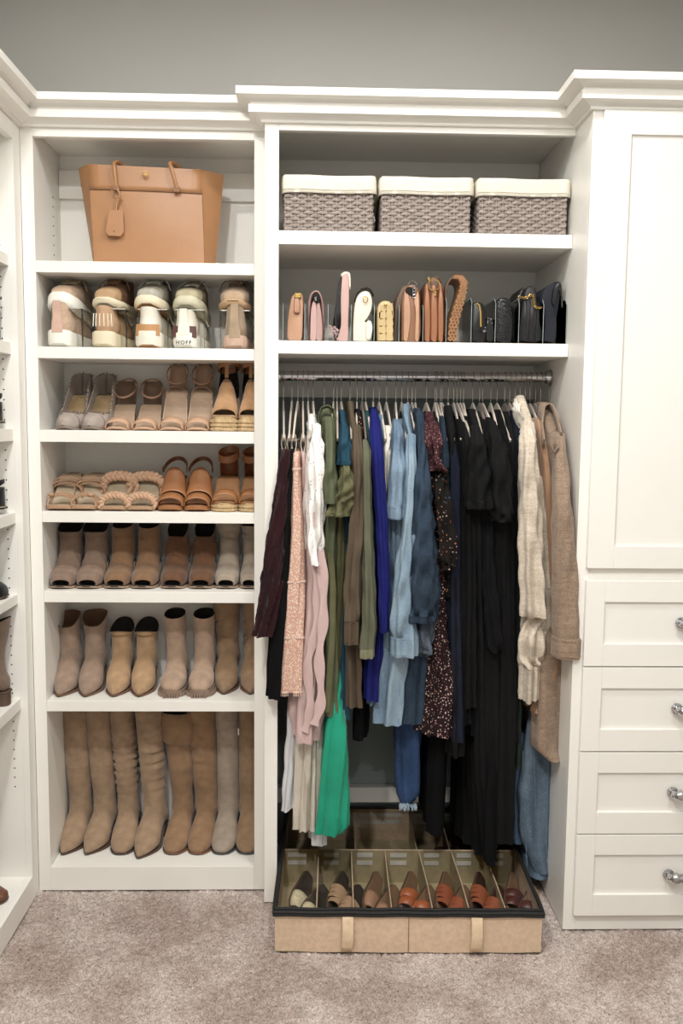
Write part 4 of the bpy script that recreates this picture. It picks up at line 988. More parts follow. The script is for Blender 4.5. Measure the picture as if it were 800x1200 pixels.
DOT = spots('ditsy_burgundy', '#241617', ['#b99c95', '#7a4a4a', '#c9b4aa'], 120, .30)
CRK = knit('cream_knit', '#ded3c3', '#b3a38f', 200); CRC = cloth('cream_silk', '#e0d9cc', .06); CAR = cloth('caramel_wool', '#a67d59', .1, .4, 300, .3); TNK = knit('tan_wool', '#a28c78', '#7c6a5a', 170); BEI = cloth('beige_wool', '#a78f78', .1, .4, 300, .3)

CH = 'taupe velvet hanger '
# -------- left end: skirts on clip hangers
garment('pleated_skirt', 'dark burgundy pleated velvet skirt hanging at the far left over the cabinet edge', 'skirt', 332, [(528, 330, 342, -.05), (600, 319, 337, -.07), (650, 310, 333, -.09), (700, 303, 328, -.10), (747, 295, 318, -.11)], BURG,
        hang=CH+'with clips holding the burgundy pleated skirt', clips=True, A=.007, lam=.018, vn=440, vt=500, hem=.02)
garment('maxi_skirt', 'long plain black skirt hanging between the burgundy skirt and the peach lace', 'skirt', 342, [(528, 337, 345, -.045), (600, 328, 342, -.06), (650, 322, 339, -.07), (760, 313, 334, -.08), (820, 311, 328, -.08)], BLKC,
        hang=CH+'with clips holding the long black skirt', clips=True, A=.004, lam=.04, vn=440, vt=500)
t, x, o = garment('lace_skirt', 'peach lace tiered skirt with scalloped fringe hem', 'skirt', 349, [(531, 342, 352, -.045), (552, 340, 352, -.05), (640, 337, 357, -.06), (700, 333, 358, -.065), (748, 329, 357, -.07), (812, 327, 354, -.07)], LACE,
        hang=CH+'with clips holding the peach lace skirt', clips=True, tone=1, A=.0035, lam=.03, vn=440, vt=500, sub='lace_body')
for v0, nm in ((552, 'waist_trim'), (686, 'tier_trim'), (748, 'tier_trim'), (810, 'hem_trim')):
    zt_ = at(345, v0, -.06)[2]; rg = min(LASTR[0], key=lambda r: abs(r[0][2]-zt_)); ym = min(p[1] for p in rg); tr = MB(); last = None
    for p in rg[::2]:
        if p[1] < ym+.16:
            q = np.array(p)-np.array(o); tr.sphere(q, .0042, 6, 5, (1, 1, 1.1)); tr.tube([q, q+np.array([0, 0, -.013 if v0 > 800 else -.006])], .0018, 5)
    q = tr.build(nm, mat('lace_trim', '#d8b9a6', .9), t); q['kind'] = 'stuff'
t, x, o = garment('tulle_skirt', 'dusty pink tulle skirt with ruffled side falling behind the peach lace', 'skirt', 355, [(531, 352, 358, -.0), (600, 352, 366, -.015), (680, 353, 376, -.02), (740, 348, 380, -.03), (800, 340, 380, -.035), (862, 338, 374, -.04)], TULLE,
        hang=CH+'with clips holding the dusty pink tulle skirt', clips=True, A=.007, lam=.045, vn=440, vt=500, ruffle=.0012, hemwave=.03, wob=1.3)
for sd_, pts_ in ((1, [(366, 640), (372, 690), (370, 740), (360, 780), (364, 830), (356, 858)]), (2, [(370, 600), (377, 660), (379, 720), (374, 770), (376, 820), (368, 850)])):
    P_ = catmull([tuple(at(u, v, -.045-.01*sd_)-np.array(o)) for u, v in pts_], 8); wd_ = [(1, .25*math.sin(i*.4+sd_), -.6+.2*math.sin(i*.3)) for i in range(len(P_))]
    MB().ribbon(P_, wd_, [.030+.008*math.sin(i*.8) for i in range(len(P_))], .0012).build('ruffle', TULLE, t)
# white and cream long skirts behind
garment('white_dress', 'long white dress whose hem shows below the tulle at left', 'dress', 361, [(545, 352, 360, .02), (700, 345, 358, .02), (850, 335, 354, .02), (955, 328, 348, .02)], WHC, A=.006, lam=.04, vn=440, vt=500, hang=CH+'carrying the long white dress', Yb=.36, hemwave=.02)
garment('cream_dress', 'long cream dress with gathered hem between the white dress and green skirt', 'dress', 364, [(545, 360, 368, .02), (700, 353, 372, .015), (850, 349, 374, .01), (975, 345, 372, .0)], CRMC, A=.006, lam=.022, vn=440, vt=500, Yb=.36)
garment('white_slip', 'narrow white slip hem showing lowest beside the green satin skirt', 'dress', 366, [(560, 364, 372, .03), (850, 362, 378, .03), (992, 366, 383, .03)], WHC, A=.003, lam=.03, vn=440, vt=500, Yb=.36)
garment('eyelet_blouse', 'white eyelet blouse with loose long sleeve at left of the olive dress', 'blouse', 367, [(486, 361, 368), (500, 360, 373), (550, 357, 378), (600, 355, 379), (645, 358, 376)], EYE,
        hang=CH+'carrying the white eyelet blouse', tone=1, A=.006, lam=.028, wob=1.2, vn=470, vt=520, Yf=-.035,
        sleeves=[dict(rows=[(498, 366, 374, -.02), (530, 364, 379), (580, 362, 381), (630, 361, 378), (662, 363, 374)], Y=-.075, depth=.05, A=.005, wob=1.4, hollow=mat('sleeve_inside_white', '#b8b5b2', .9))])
# -------- olives, teal, green
t, x, o = garment('olive_dress', 'olive green utility dress with tied belt and wide hanging sleeve', 'dress', 380, [(478, 376, 386, .10), (492, 374, 392, .06), (515, 376, 396, .02), (560, 379, 399), (620, 378, 396), (650, 374, 395), (700, 375, 397), (760, 380, 398), (838, 380, 397)], OLV,
        hang='brown velvet hanger inside the olive dress collar', tone=2, A=.006, lam=.035, Yf=-.03, vt=530,
        sleeves=[dict(rows=[(490, 378, 392, .0), (520, 380, 394, -.05), (550, 379, 394), (575, 377, 398), (590, 378, 400)], Y=-.085, depth=.09, A=.002, hollow=OLV, name='sleeve')])
p = [at(u, v, Y) for u, v, Y in ((374, 500, .06), (373, 487, .05), (377, 478, .05), (384, 476, .05), (390, 479, .05), (391, 488, .06), (390, 500, .07))]
band(t, o, p, .030, .004, OLV, 'collar', (0, 1, -.3))
band(t, o, [at(u, v, -.045) for u, v in ((385, 648), (379, 662), (374, 685), (375, 700), (380, 706), (384, 690), (387, 655))], .007, .002, OLV, 'belt_loop')
band(t, o, [at(u, v, -.05) for u, v in ((387, 648), (390, 690), (389, 750), (383, 835))], .022, .003, OLV2, 'belt_tail')
garment('khaki_jumpsuit', 'khaki olive jumpsuit with puffed rolled sleeve beside the olive dress', 'jumpsuit', 391, [(480, 388, 394), (500, 390, 398), (560, 392, 404), (650, 388, 408), (740, 384, 404), (800, 383, 397)], OLV2,
        hang=CH+'carrying the khaki jumpsuit', tone=1, A=.005, lam=.03, Yf=-.01,
        sleeves=[dict(rows=[(535, 398, 408, -.05), (555, 399, 413), (575, 396, 416), (590, 388, 416), (602, 384, 409)], Y=-.10, depth=.075, A=.004, wob=1.2, hollow=True, cuff=(.014, None, 1.03))])
garment('green_skirt', 'bright emerald satin maxi skirt with gathered waist hanging low', 'skirt', 395, [(700, 396, 402, .04), (800, 386, 402, .0), (838, 383, 404, -.03), (850, 380, 407, -.035), (900, 375, 410, -.04), (970, 369, 412, -.045), (980, 368, 404, -.045)], GRN,
        hang=CH+'carrying the emerald skirt', A=.0045, lam=.032, vn=440, vt=500, Yb=.34, hemwave=.0)
garment('teal_shirt', 'teal blue shirt with short turned back sleeve', 'shirt', 400, [(482, 398, 403), (500, 399, 407), (560, 400, 410), (700, 400, 410), (845, 399, 409)], TEAL,
        hang=CH+'carrying the teal shirt', tone=1, A=.005, lam=.03, Yf=-.005,
        sleeves=[dict(rows=[(482, 398, 404, .06), (500, 399, 408, .0), (520, 397, 411), (530, 396, 413), (541, 396, 414)], Y=-.07, depth=.06, A=.002, hollow=True, cuff=(.016, None, 1.05))])
garment('taupe_shirt', 'taupe brown long sleeved shirt with buttoned cuff', 'shirt', 410, [(471, 407, 415, .09), (490, 408, 416, .05), (505, 410, 420), (560, 412, 425), (650, 405, 425), (730, 405, 422), (830, 407, 424)], TAU,
        hang=CH+'carrying the taupe brown shirt', A=.005, lam=.03, Yf=-.02,
        sleeves=[dict(rows=[(500, 414, 422, -.02), (530, 413, 425), (600, 411, 427), (680, 404, 424), (728, 404, 421)], Y=-.085, depth=.05, A=.003, cuff=(.085, None, .95))])
t, x, o = garment('print_blouse', 'dark patterned blouse collar peeking between taupe and sage shirts', 'blouse', 418.5, [(480, 416, 422), (500, 418, 427), (560, 419, 428), (700, 420, 430)], FLO, hang=CH+'carrying the dark patterned blouse', tone=1, A=.004, lam=.03, Yf=.0)
garment('sage_shirt', 'sage olive long sleeved shirt with pale cuff', 'shirt', 424.5, [(517, 423, 431, .0), (560, 424, 434), (650, 425, 436), (760, 421, 436)], OLV3,
        hang=CH+'carrying the sage olive shirt', tone=2, A=.004, lam=.035, Yf=-.03,
        sleeves=[dict(rows=[(517, 424, 431, -.03), (530, 423, 434), (600, 423, 436), (680, 424, 439), (740, 424, 440), (760, 422, 438)], Y=-.09, depth=.05, A=.0025, cuff=(.040, mat('sage_cuff', '#7b7a5c', .9), .92))])
garment('dark_teal_top', 'dark teal top with narrow visible shoulder left of the cobalt dress', 'top', 428.5, [(482, 427, 433), (510, 428, 437), (600, 432, 442), (745, 436, 446)], DTE, hang=CH+'carrying the dark teal top', tone=1, A=.004, lam=.03, Yf=.0)
garment('black_trousers', 'black trousers leg ending above the bare back wall, left of the cobalt hem', 'trousers', 432, [(520, 430, 438, .05), (700, 426, 440, .05), (800, 414, 432, .05), (868, 411, 429, .05)], BLKC, A=.003, lam=.05, vn=440, vt=500, Yb=.3)
garment('cobalt_dress', 'cobalt blue knit dress with slim hanging sleeve', 'dress', 437.5, [(478, 434, 442), (500, 434, 447), (560, 438, 450), (640, 440, 455), (770, 430, 452), (822, 428, 444)], COB,
        hang=CH+'carrying the cobalt dress', tone=1, A=.005, lam=.03, Yf=-.02,
        sleeves=[dict(rows=[(482, 434, 442, .04), (505, 434, 447, -.02), (530, 436, 449), (600, 441, 453), (680, 445, 456), (742, 446, 455)], Y=-.08, depth=.045, A=.0025)])
garment('pale_denim_shirt', 'very pale denim shirt mostly hidden behind the cobalt dress', 'shirt', 444.5, [(486, 444, 449), (510, 446, 453), (600, 450, 458), (700, 446, 458), (828, 432, 448)], DLT, hang=CH+'carrying the pale hidden denim shirt', tone=1, A=.004, lam=.03, Yf=.0)
garment('cream_camisole', 'cream silky camisole between cobalt dress and light denim', 'top', 453, [(500, 450, 460), (530, 449, 459), (570, 449, 456), (600, 450, 455)], CRC, hang=CH+'carrying the cream camisole', tone=0, A=.006, lam=.02, wob=1.5, Yf=-.01)
garment('light_denim_shirt', 'light blue denim shirt with rolled short sleeve', 'shirt', 464, [(492, 461, 470), (510, 459, 473), (560, 458, 476), (700, 456, 474), (850, 438, 478)], DLT,
        hang=CH+'carrying the light denim shirt', tone=1, A=.006, lam=.04, Yf=-.02,
        sleeves=[dict(rows=[(494, 461, 470, .02), (508, 460, 472, -.04), (550, 458, 476), (590, 456, 476), (594, 455, 476)], Y=-.085, depth=.07, A=.003, hollow=True, cuff=(.045, None, 1.02))])
garment('grey_blue_top', 'grey blue knit top tucked between two light denim shirts', 'top', 471, [(492, 468, 474), (520, 470, 478), (700, 470, 480)], cloth('grey_blue', '#707f8e', .1), hang=CH+'carrying the grey blue top', tone=0, A=.004, lam=.03, Yf=.0)
garment('denim_jacket', 'washed light blue denim jacket with long sleeve and stitched cuff', 'jacket', 478, [(474, 471, 480, .07), (490, 472, 481, .02), (516, 477, 486), (600, 476, 486), (700, 466, 486), (800, 450, 478), (850, 446, 477)], DLL,
        hang=CH+'carrying the light denim jacket', tone=1, A=.006, lam=.045, Yf=-.03,
        sleeves=[dict(rows=[(510, 477, 486, -.03), (540, 477, 487), (620, 472, 486), (680, 463, 484), (720, 459, 485), (748, 459, 488)], Y=-.10, depth=.06, A=.0035, cuff=(.070, None, 1.0))])
garment('cropped_jeans', 'dark blue jeans with pale frayed hems hanging low', 'jeans', 483, [(600, 472, 486, .06), (760, 464, 497, .06), (860, 461, 496, .06), (930, 463, 492, .06), (943, 470, 486, .06)], DNV, A=.005, lam=.07, vn=440, vt=500, Yb=.33, hang=CH+'carrying the dark frayed jeans')
fr = MB(); rnd = random.Random(4)
jt = [q for q in COL.objects if q.name == 'cropped_jeans'][0]
for k in range(90):
    p = at(468+20*rnd.random(), 941+3*rnd.random(), .055)-np.array(jt.location); fr.tube([p, p+np.array([rnd.uniform(-.004, .004), rnd.uniform(-.004, .002), -.012-.012*rnd.random()])], .0009, 4)
q = fr.build('frayed_hem', cloth('fray_pale', '#9fb2c2', .1), jt); q['kind'] = 'stuff'
garment('dark_denim_dress', 'dark denim dress with full balloon sleeve gathered at the wrist', 'dress', 487, [(479, 486, 494, .06), (495, 486, 500, .0), (520, 489, 502), (600, 486, 508), (700, 478, 512), (790, 474, 500), (850, 472, 497)], DDK,
        hang=CH+'carrying the dark denim dress', tone=1, A=.006, lam=.04, Yf=-.02,
        sleeves=[dict(rows=[(484, 488, 496, .03), (510, 489, 501, -.05), (560, 487, 505), (620, 481, 510), (680, 476, 515), (705, 476, 516), (722, 479, 512)], Y=-.105, depth=.075, A=.005, wob=.9, cuff=(.030, DDK, .92))])
garment('acid_denim_jacket', 'charcoal acid wash denim sleeve hanging under the balloon sleeve cuff', 'jacket', 495, [(560, 495, 502), (650, 494, 506), (740, 492, 508), (770, 492, 508)], DAC, A=.005, lam=.03, Yf=-.02,
        sleeves=[dict(rows=[(640, 492, 506, -.05), (700, 491, 508), (740, 490, 510), (762, 491, 506)], Y=-.075, depth=.05, A=.004, cuff=(.016, None, .95))])
# -------- prints, navy
garment('ruffled_dress', 'burgundy ditsy print dress with ruffled shoulder and flared dotted hem', 'dress', 500, [(485, 499, 506, .03), (500, 501, 511, -.02), (560, 503, 519), (660, 503, 522), (740, 500, 524), (800, 495, 534), (838, 491, 541), (862, 487, 541)], DOT,
        hang=CH+'carrying the ruffled burgundy print dress', tone=1, A=.006, lam=.03, Yf=-.035, hem=.01, hemwave=.01,
        sleeves=[dict(rows=[(484, 499, 507, .02), (500, 500, 513, -.03), (520, 502, 517), (540, 503, 520), (552, 505, 519)], Y=-.08, depth=.05, A=.007, wob=2.0, m=RUF, name='ruffle')])
garment('floral_blouse', 'black floral blouse with gathered print sleeve', 'blouse', 510, [(490, 507, 514), (510, 508, 518), (560, 509, 526), (640, 511, 530), (700, 512, 530)], FLO,
        hang='wooden toned velvet hanger tipped up beside the floral blouse', tone=1, A=.005, lam=.03, Yf=-.02,
        sleeves=[dict(rows=[(550, 506, 520, -.05), (580, 508, 527), (620, 513, 533), (655, 515, 535), (668, 519, 531)], Y=-.09, depth=.055, A=.005)])
garment('navy_tee', 'dark navy blue tee shirt with short sleeve right of the ruffles', 'shirt', 516.5, [(488, 514, 521), (510, 516, 528), (545, 517, 530), (700, 519, 534)], cloth('slate_navy', '#22303e', .15), hang=CH+'carrying the dark navy tee', tone=1, A=.004, lam=.035, Yf=-.01,
        sleeves=[dict(rows=[(490, 515, 521, .02), (510, 516, 524, -.03), (535, 515, 527), (548, 515, 527)], Y=-.06, depth=.06, A=.001, hollow=True)])
garment('ink_tee', 'inky blue shirt shoulder sloping down to the black tops', 'shirt', 518.5, [(497, 521, 527), (515, 524, 535, -.01), (545, 524, 541), (700, 526, 540), (870, 528, 545)], NAVY, hang=CH+'carrying the inky blue shirt', tone=0, A=.004, lam=.04, Yf=-.03)
# -------- the run of black clothes
bk = [
 ('black_trousers', 'black trousers with a button at the waist hanging left of the black dresses', 'trousers', 512, [(600, 512, 528, .05), (760, 506, 530, .05), (860, 502, 530, .05), (900, 500, 528, .05), (978, 499, 524, .05)], BLKC, dict(Yb=.33, A=.004, lam=.07, vn=440, vt=500)),
 ('black_ruffle_blouse', 'black blouse with ruffled high collar, first of the black tops', 'blouse', 525.5, [(476, 521, 530, .06), (495, 522, 534, .0), (520, 526, 536), (600, 529, 545), (760, 530, 548), (888, 528, 544)], BLK2, dict(Yf=-.02, A=.006, lam=.03, ruffle=.001)),
 ('black_lace_top', 'sheer black top with bunched shoulder second from the ink blue shirt', 'top', 532, [(492, 534, 542), (510, 536, 548), (540, 540, 552), (700, 536, 552), (850, 534, 554)], BLKC, dict(Yf=-.03, A=.006, lam=.022)),
 ('black_wrap_top', 'black wrap top with twisted shoulder in the middle of the black clothes', 'top', 536, [(495, 540, 546), (520, 544, 556), (560, 545, 562), (700, 548, 562), (830, 545, 560)], BLK2, dict(Yf=-.035, A=.006, lam=.03)),
 ('black_knit_top', 'thin black knit top squeezed between the wrap top and polished shirt', 'top', 540, [(488, 543, 549), (520, 548, 556), (700, 552, 566), (862, 548, 566)], BLK3, dict(Yf=-.0, A=.004, lam=.03)),
 ('black_tunic', 'black tunic whose hem ends about knee height among the black clothes', 'dress', 543.5, [(492, 546, 552), (520, 550, 560), (700, 553, 572), (806, 560, 578)], BLK2, dict(Yf=-.01, A=.004, lam=.035)),
]
for nm, lb, ct, u, rows, m, k in bk:
    garment(nm, lb, ct, u, rows, m, hang=CH+'carrying the '+lb.split(' with ')[0].split(' whose ')[0].split(' squeezed')[0]+(' at its left end' if u == 512 else ''), tone=(1 if int(u) % 2 else 0), **k)
garment('black_polo', 'black shirt with banded short sleeve and open dark armhole', 'shirt', 554.5, [(480, 549, 557, .05), (495, 552, 562, .0), (515, 556, 568), (600, 556, 580), (760, 560, 584), (900, 560, 586), (1010, 566, 584, -.0)], BLK2,
        hang=CH+'carrying the banded sleeve black shirt', tone=0, A=.005, lam=.045, Yf=-.045,
        sleeves=[dict(rows=[(500, 553, 562, -.03), (520, 552, 571), (560, 549, 577), (588, 548, 579)], Y=-.115, depth=.085, A=.003, wob=.8, hollow=True, cuff=(.030, None, 1.0))])
garment('black_puff_dress', 'long black dress with balloon sleeve gathered at the elbow', 'dress', 566, [(490, 570, 577), (505, 572, 585, -.0), (540, 574, 596), (620, 580, 600), (800, 578, 604), (990, 572, 602)], BLK2,
        hang=CH+'carrying the balloon sleeve black dress', tone=1, A=.006, lam=.04, Yf=-.05,
        sleeves=[dict(rows=[(494, 573, 581, -.02), (510, 573, 590, -.07), (540, 574, 598), (580, 574, 603), (598, 576, 604), (612, 578, 598)], Y=-.12, depth=.09, A=.004, wob=.6)])
garment('black_coat', 'black straight jacket sleeve hanging left of the balloon sleeve', 'jacket', 562.5, [(492, 563, 570), (520, 566, 578), (700, 566, 590), (780, 566, 592)], BLK3, hang=CH+'carrying the black straight jacket', tone=2, A=.004, lam=.04, Yf=-.03,
        sleeves=[dict(rows=[(610, 566, 578, -.05), (680, 566, 582), (755, 572, 590), (765, 574, 588)], Y=-.08, depth=.06, A=.003)])
garment('black_maxi_dress', 'longest black dress, its narrow hem tip reaching down over the shoe box', 'dress', 575.6, [(600, 574, 594, -.03), (800, 572, 600, -.03), (930, 566, 590, -.05), (1005, 567, 584, -.06), (1014, 571, 582, -.06)], BLKC, hang=CH+'carrying the longest black dress', tone=1, A=.005, lam=.05, vn=440, vt=500, Yb=.30)
garment('black_shirt', 'black shirt with sloping shoulder directly right of the balloon sleeve', 'shirt', 583, [(481, 581, 588), (500, 584, 594), (530, 588, 602), (600, 594, 606), (800, 596, 610), (880, 594, 608)], BLKC, hang=CH+'carrying the black shirt with sloping shoulder', tone=1, A=.004, lam=.035, Yf=-.035)
garment('black_cardigan', 'black cardigan, second to the left of the forest green shirt', 'cardigan', 592, [(483, 590, 597), (505, 594, 604), (540, 598, 609), (700, 598, 611), (870, 590, 608)], BLK2, hang=CH+'carrying the black cardigan', tone=2, A=.004, lam=.03, Yf=-.03)
garment('navy_blouse', 'near black navy blouse just left of the forest green shirt', 'blouse', 598, [(482, 598, 603), (510, 601, 610), (570, 600, 612), (700, 600, 612), (820, 596, 610)], NAV2, hang=CH+'carrying the near black navy blouse', tone=1, A=.004, lam=.03, Yf=-.02)
garment('forest_green_shirt', 'dark forest green shirt just left of the cream cardigan', 'shirt', 604, [(482, 602, 608), (505, 606, 614), (560, 607, 616), (590, 606, 614), (760, 604, 614), (900, 600, 612)], DGR, hang=CH+'carrying the forest green shirt', tone=0, A=.004, lam=.03, Yf=-.025)
# -------- creams, tan
garment('cream_cardigan', 'cream textured cardigan with pulled down sleeve and ribbed cuff', 'cardigan', 610, [(464, 605, 615, .07), (478, 605, 622, .02), (500, 610, 627), (560, 611, 633), (640, 608, 638), (720, 606, 642), (745, 604, 640), (812, 604, 614)], CRK,
        hang=CH+'carrying the cream cardigan', tone=0, A=.007, lam=.045, Yf=-.045,
        sleeves=[dict(rows=[(495, 612, 626, -.04), (520, 612, 630), (600, 611, 635), (680, 612, 640), (724, 613, 641)], Y=-.12, depth=.07, A=.004),
                 dict(rows=[(724, 616, 638, -.08), (745, 611, 638), (770, 610, 636), (782, 613, 633)], Y=-.10, depth=.06, A=.006, wob=1.2, cuff=(.125, CRK, .90), name='lower_sleeve')])
garment('ivory_blouse', 'ivory blouse with frilled collar showing above the cream cardigan', 'blouse', 607, [(467, 604, 610, .08), (480, 603, 612, .0), (500, 606, 618), (560, 606, 616)], CRC, A=.006, lam=.016, ruffle=.0015, Yf=-.03)
garment('beige_sweater', 'oatmeal sweater sleeve behind the cream cardigan, next to the caramel coat', 'sweater', 616, [(500, 618, 628), (600, 628, 641), (720, 632, 646), (800, 634, 650), (804, 636, 650)], CRK, A=.005, lam=.03, Yf=-.02, sleeves=[dict(rows=[(560, 628, 640, -.03), (700, 632, 646), (800, 634, 651)], Y=-.06, depth=.05, A=.003)], hang=CH+'carrying the oatmeal sweater')
garment('caramel_coat', 'caramel camel wool coat with straight sleeve edge', 'coat', 621.6, [(491, 628, 633, .02), (505, 630, 640, -.02), (560, 636, 648), (640, 640, 653), (760, 643, 656), (782, 644, 655), (836, 622, 640)], CAR,
        hang=CH+'carrying the caramel coat', tone=1, A=.003, lam=.06, Yf=-.06)
t, x, o = garment('tan_coat', 'long tan wool coat with turned back cuff at the right end of the rail', 'coat', 634, [(472, 632, 645, .10), (490, 632, 652, .05), (512, 640, 664, -.03), (600, 645, 672), (700, 645, 678), (780, 626, 668), (850, 624, 665), (880, 622, 664), (892, 640, 662)], TNK,
        hang=CH+'carrying the long tan coat', tone=0, A=.005, lam=.09, Yf=-.07, wob=.4,
        sleeves=[dict(rows=[(508, 651, 662, -.05), (525, 650, 665, -.1), (600, 652, 673), (680, 651, 681), (740, 652, 684), (750, 653, 685)], Y=-.185, depth=.085, A=.002, wob=.5, cuff=(.068, TNK, 1.07))])
p = [at(u, v, Y) for u, v, Y in ((637, 520, -.05), (634, 500, .0), (636, 480, .05), (642, 474, .07), (648, 480, .05), (652, 492, .0), (657, 512, -.06))]
band(t, o, p, .045, .006, TNK, 'collar', (.1, 1, -.2))
p = [at(u, v, -.11) for u, v in ((650, 500), (645, 508), (644, 520), (649, 530), (654, 522))]
band(t, o, p, .016, .004, TNK, 'epaulette', (0, 1, 0))
garment('beige_coat', 'beige wool coat hanging behind the tan coat with curved lower hem', 'coat', 628, [(500, 630, 640), (600, 638, 650), (760, 640, 656), (800, 636, 656), (840, 630, 650), (850, 632, 645)], BEI, hang=CH+'carrying the beige coat behind the tan coat', A=.004, lam=.05, Yf=-.02)
# jeans on the last hanger
t, x, o = garment('wide_jeans', 'light blue jeans folded over the last hanger with turned up hems', 'jeans', 644, [(700, 650, 664, .02), (860, 612, 658, .03), (930, 604, 656, .03), (985, 606, 652, .03), (1022, 620, 646, .03)], DJN, A=.006, lam=.09, vn=440, vt=500, Yb=.33, hang='grey brown velvet hanger at the far right end of the rail', tone=0)
for (v0, ul, ur) in ((1024, 619, 648),):
    rg = [[at(0, 0, 0)*0+np.array([(at((ul+ur)/2, v0+dv, .03)[0]+(at(ur, v0, .03)[0]-at(ul, v0, .03)[0])/2*1.08*math.cos(2*PI*k/30))-o[0], .12+.10*math.sin(2*PI*k/30)-o[1], at(633, v0+dv, .03)[2]-o[2]]) for k in range(30)] for dv in (-12, -6, 0, 6)]
    MB().loft(rg).build('turn_up', DLT, t, angle=80)
for uu in (612, 626, 642):
    MB().tube([np.array(at(uu+(633-uu)*.25*q, 880+135*q, .022))-np.array(o) for q in [i/8 for i in range(9)]], .0016, 5).build('seam', DLT, t)
garment('slim_jeans', 'mid blue jeans leg with narrow cuff left of the light jeans', 'jeans', 600, [(860, 604, 616, .06), (930, 602, 614, .06), (985, 602, 613, .06), (990, 603, 612, .06)], DMD, A=.003, lam=.05, vn=440, vt=500, Yb=.25)

# ================================================================== TOTE BAG
TOT = leather('tan_saffiano', '#ab7849', .42, .05); TOTD = leather('tan_edge', '#8d6038', .5)
def tote():
    zf = L_Z[0]+.0008; Yf, Ym, Yb = .165, .235, .305
    bx = at(175, 305, Yf)[0]; t = thing('tote_bag', 'large structured tan leather tote bag with hanging luggage tag', 'bag', (bx, Yf, zf))
    def P(u, v, Y): p = at(u, v, Y); return (p[0]-bx, p[1]-Yf, p[2]-zf)
    TL, TR = P(103, 192.5, Yf+.012), P(236, 199, Yf+.012); BL, BR = P(110, 305, Yf), P(240, 307, Yf); BL = (BL[0], 0, 0); BR = (BR[0], 0, 0)
    WL, WR = P(92, 198, Ym), P(262, 205, Ym); WLb, WRb = P(110, 300, Ym), P(252, 300, Ym); WLb = (WLb[0], Ym-Yf, 0); WRb = (WRb[0], Ym-Yf, 0)
    d2 = (Yb-Yf)
    rings = []
    for k in range(13):
        q = k/12; L_ = lambda a, b, c=1.0: tuple(a[i]+(b[i]-a[i])*q for i in range(3))
        fl, fr, wl, wr = L_(BL, TL), L_(BR, TR), L_(WLb, WL), L_(WRb, WR)
        bul = .010*math.sin(PI*q)
        n = 8
        fr_ = [(fl[0]+(fr[0]-fl[0])*i/n, fl[1]-bul*math.sin(PI*i/n), fl[2]+(fr[2]-fl[2])*i/n) for i in range(n+1)]
        bk = [(x, 2*(Ym-Yf)-y, z) for x, y, z in fr_[::-1]]
        gl = [(fl[0]+(wl[0]-fl[0])*a, fl[1]+(wl[1]-fl[1])*a-.004*math.sin(PI*a), fl[2]+(wl[2]-fl[2])*a) for a in (.75, .4)]
        gr = [(fr[0]+(wr[0]-fr[0])*a, fr[1]+(wr[1]-fr[1])*a-.004*math.sin(PI*a), fr[2]+(wr[2]-fr[2])*a) for a in (.4, .75)]
        rings.append(fr_+gr+[wr]+[(x, 2*(Ym-Yf)-y, z) for x, y, z in gr[::-1]]+bk+[(x, 2*(Ym-Yf)-y, z) for x, y, z in gl[::-1]]+[wl]+gl)
    MB().loft(rings, True, False).build('body', TOT, t, angle=35)
    r0 = rings[-1]; c = np.mean(np.array(r0), 0); inn = [r0]+[[tuple(c+(np.array(p)-c)*np.array([q, q, 1])+np.array([0, 0, dz])) for p in r0] for q, dz in ((.985, -.001), (.97, -.06))]
    MB().loft(inn, False, True).build('lining', TOTD, t)
    # front flap band with edge, stitched seam and gusset seams
    def lerp(a, b, q): return tuple(a[i]+(b[i]-a[i])*q for i in range(3))
    fb = MB(); rg = []
    for k in range(6):
        q = .755+.245*k/5; a, b = lerp(BL, TL, q), lerp(BR, TR, q)
        rg.append([(a[0]+(b[0]-a[0])*i/10, a[1]-.004-.010*math.sin(PI*q)*math.sin(PI*i/10), a[2]+(b[2]-a[2])*i/10) for i in range(11)])
    rg.append([(p[0], p[1]+.012, p[2]+.003) for p in rg[-1]]); rg.append([(p[0], p[1]+.10, p[2]-.001) for p in rg[-1]])
    fb.loft(rg, False, False, closed=False); o = fb.build('flap', TOT, t, angle=60); o.modifiers.new('s', 'SOLIDIFY').thickness = .003
    MB().tube([(p[0], p[1]-.0005, p[2]) for p in rg[0]], .0013, 6).build('flap_edge', TOTD, t)
    sm_ = MB()
    for a, b in ((BL, TL), (BR, TR)): sm_.tube([(lerp(a, b, q)[0], lerp(a, b, q)[1]-.001, lerp(a, b, q)[2]) for q in (0, .25, .5, .76)], .0011, 6)
    sm_.build('seam', TOTD, t)
    for ua, va, ub, vb in ((136, 219, 134, 190), (207, 221, 199, 191)):
        a = P(ua, va, Yf-.014); b = P(ub, vb, Yf+.0); dx = b[0]-a[0]
        path = catmull([a, (a[0]+dx*.3, a[1]-.004, a[2]+.03), (a[0]+dx*.7, a[1]-.004, a[2]+.065), (b[0], b[1]-.001, b[2]-.002), (b[0]+.012, b[1]+.02, b[2]+.004), (b[0]+.028, b[1]+.05, b[2]-.012), (b[0]+.036, b[1]+.085, b[2]-.05)], 5)
        h = MB().tube(path, .0075, 12, sx=.8).build('handle', TOT, t)
        MB().box(a[0]-.011, a[0]+.011, a[1]-.004, a[1]+.006, a[2]-.012, a[2]+.006).build('handle_loop', TOTD, h, smooth=False, bevel=.002)
    c = P(170, 204, Yf-.011); e = MB()
    e.tube([(c[0]+.0095*math.cos(2*PI*k/24), c[1], c[2]+.0095*math.sin(2*PI*k/24)) for k in range(24)], .0014, 6, True)
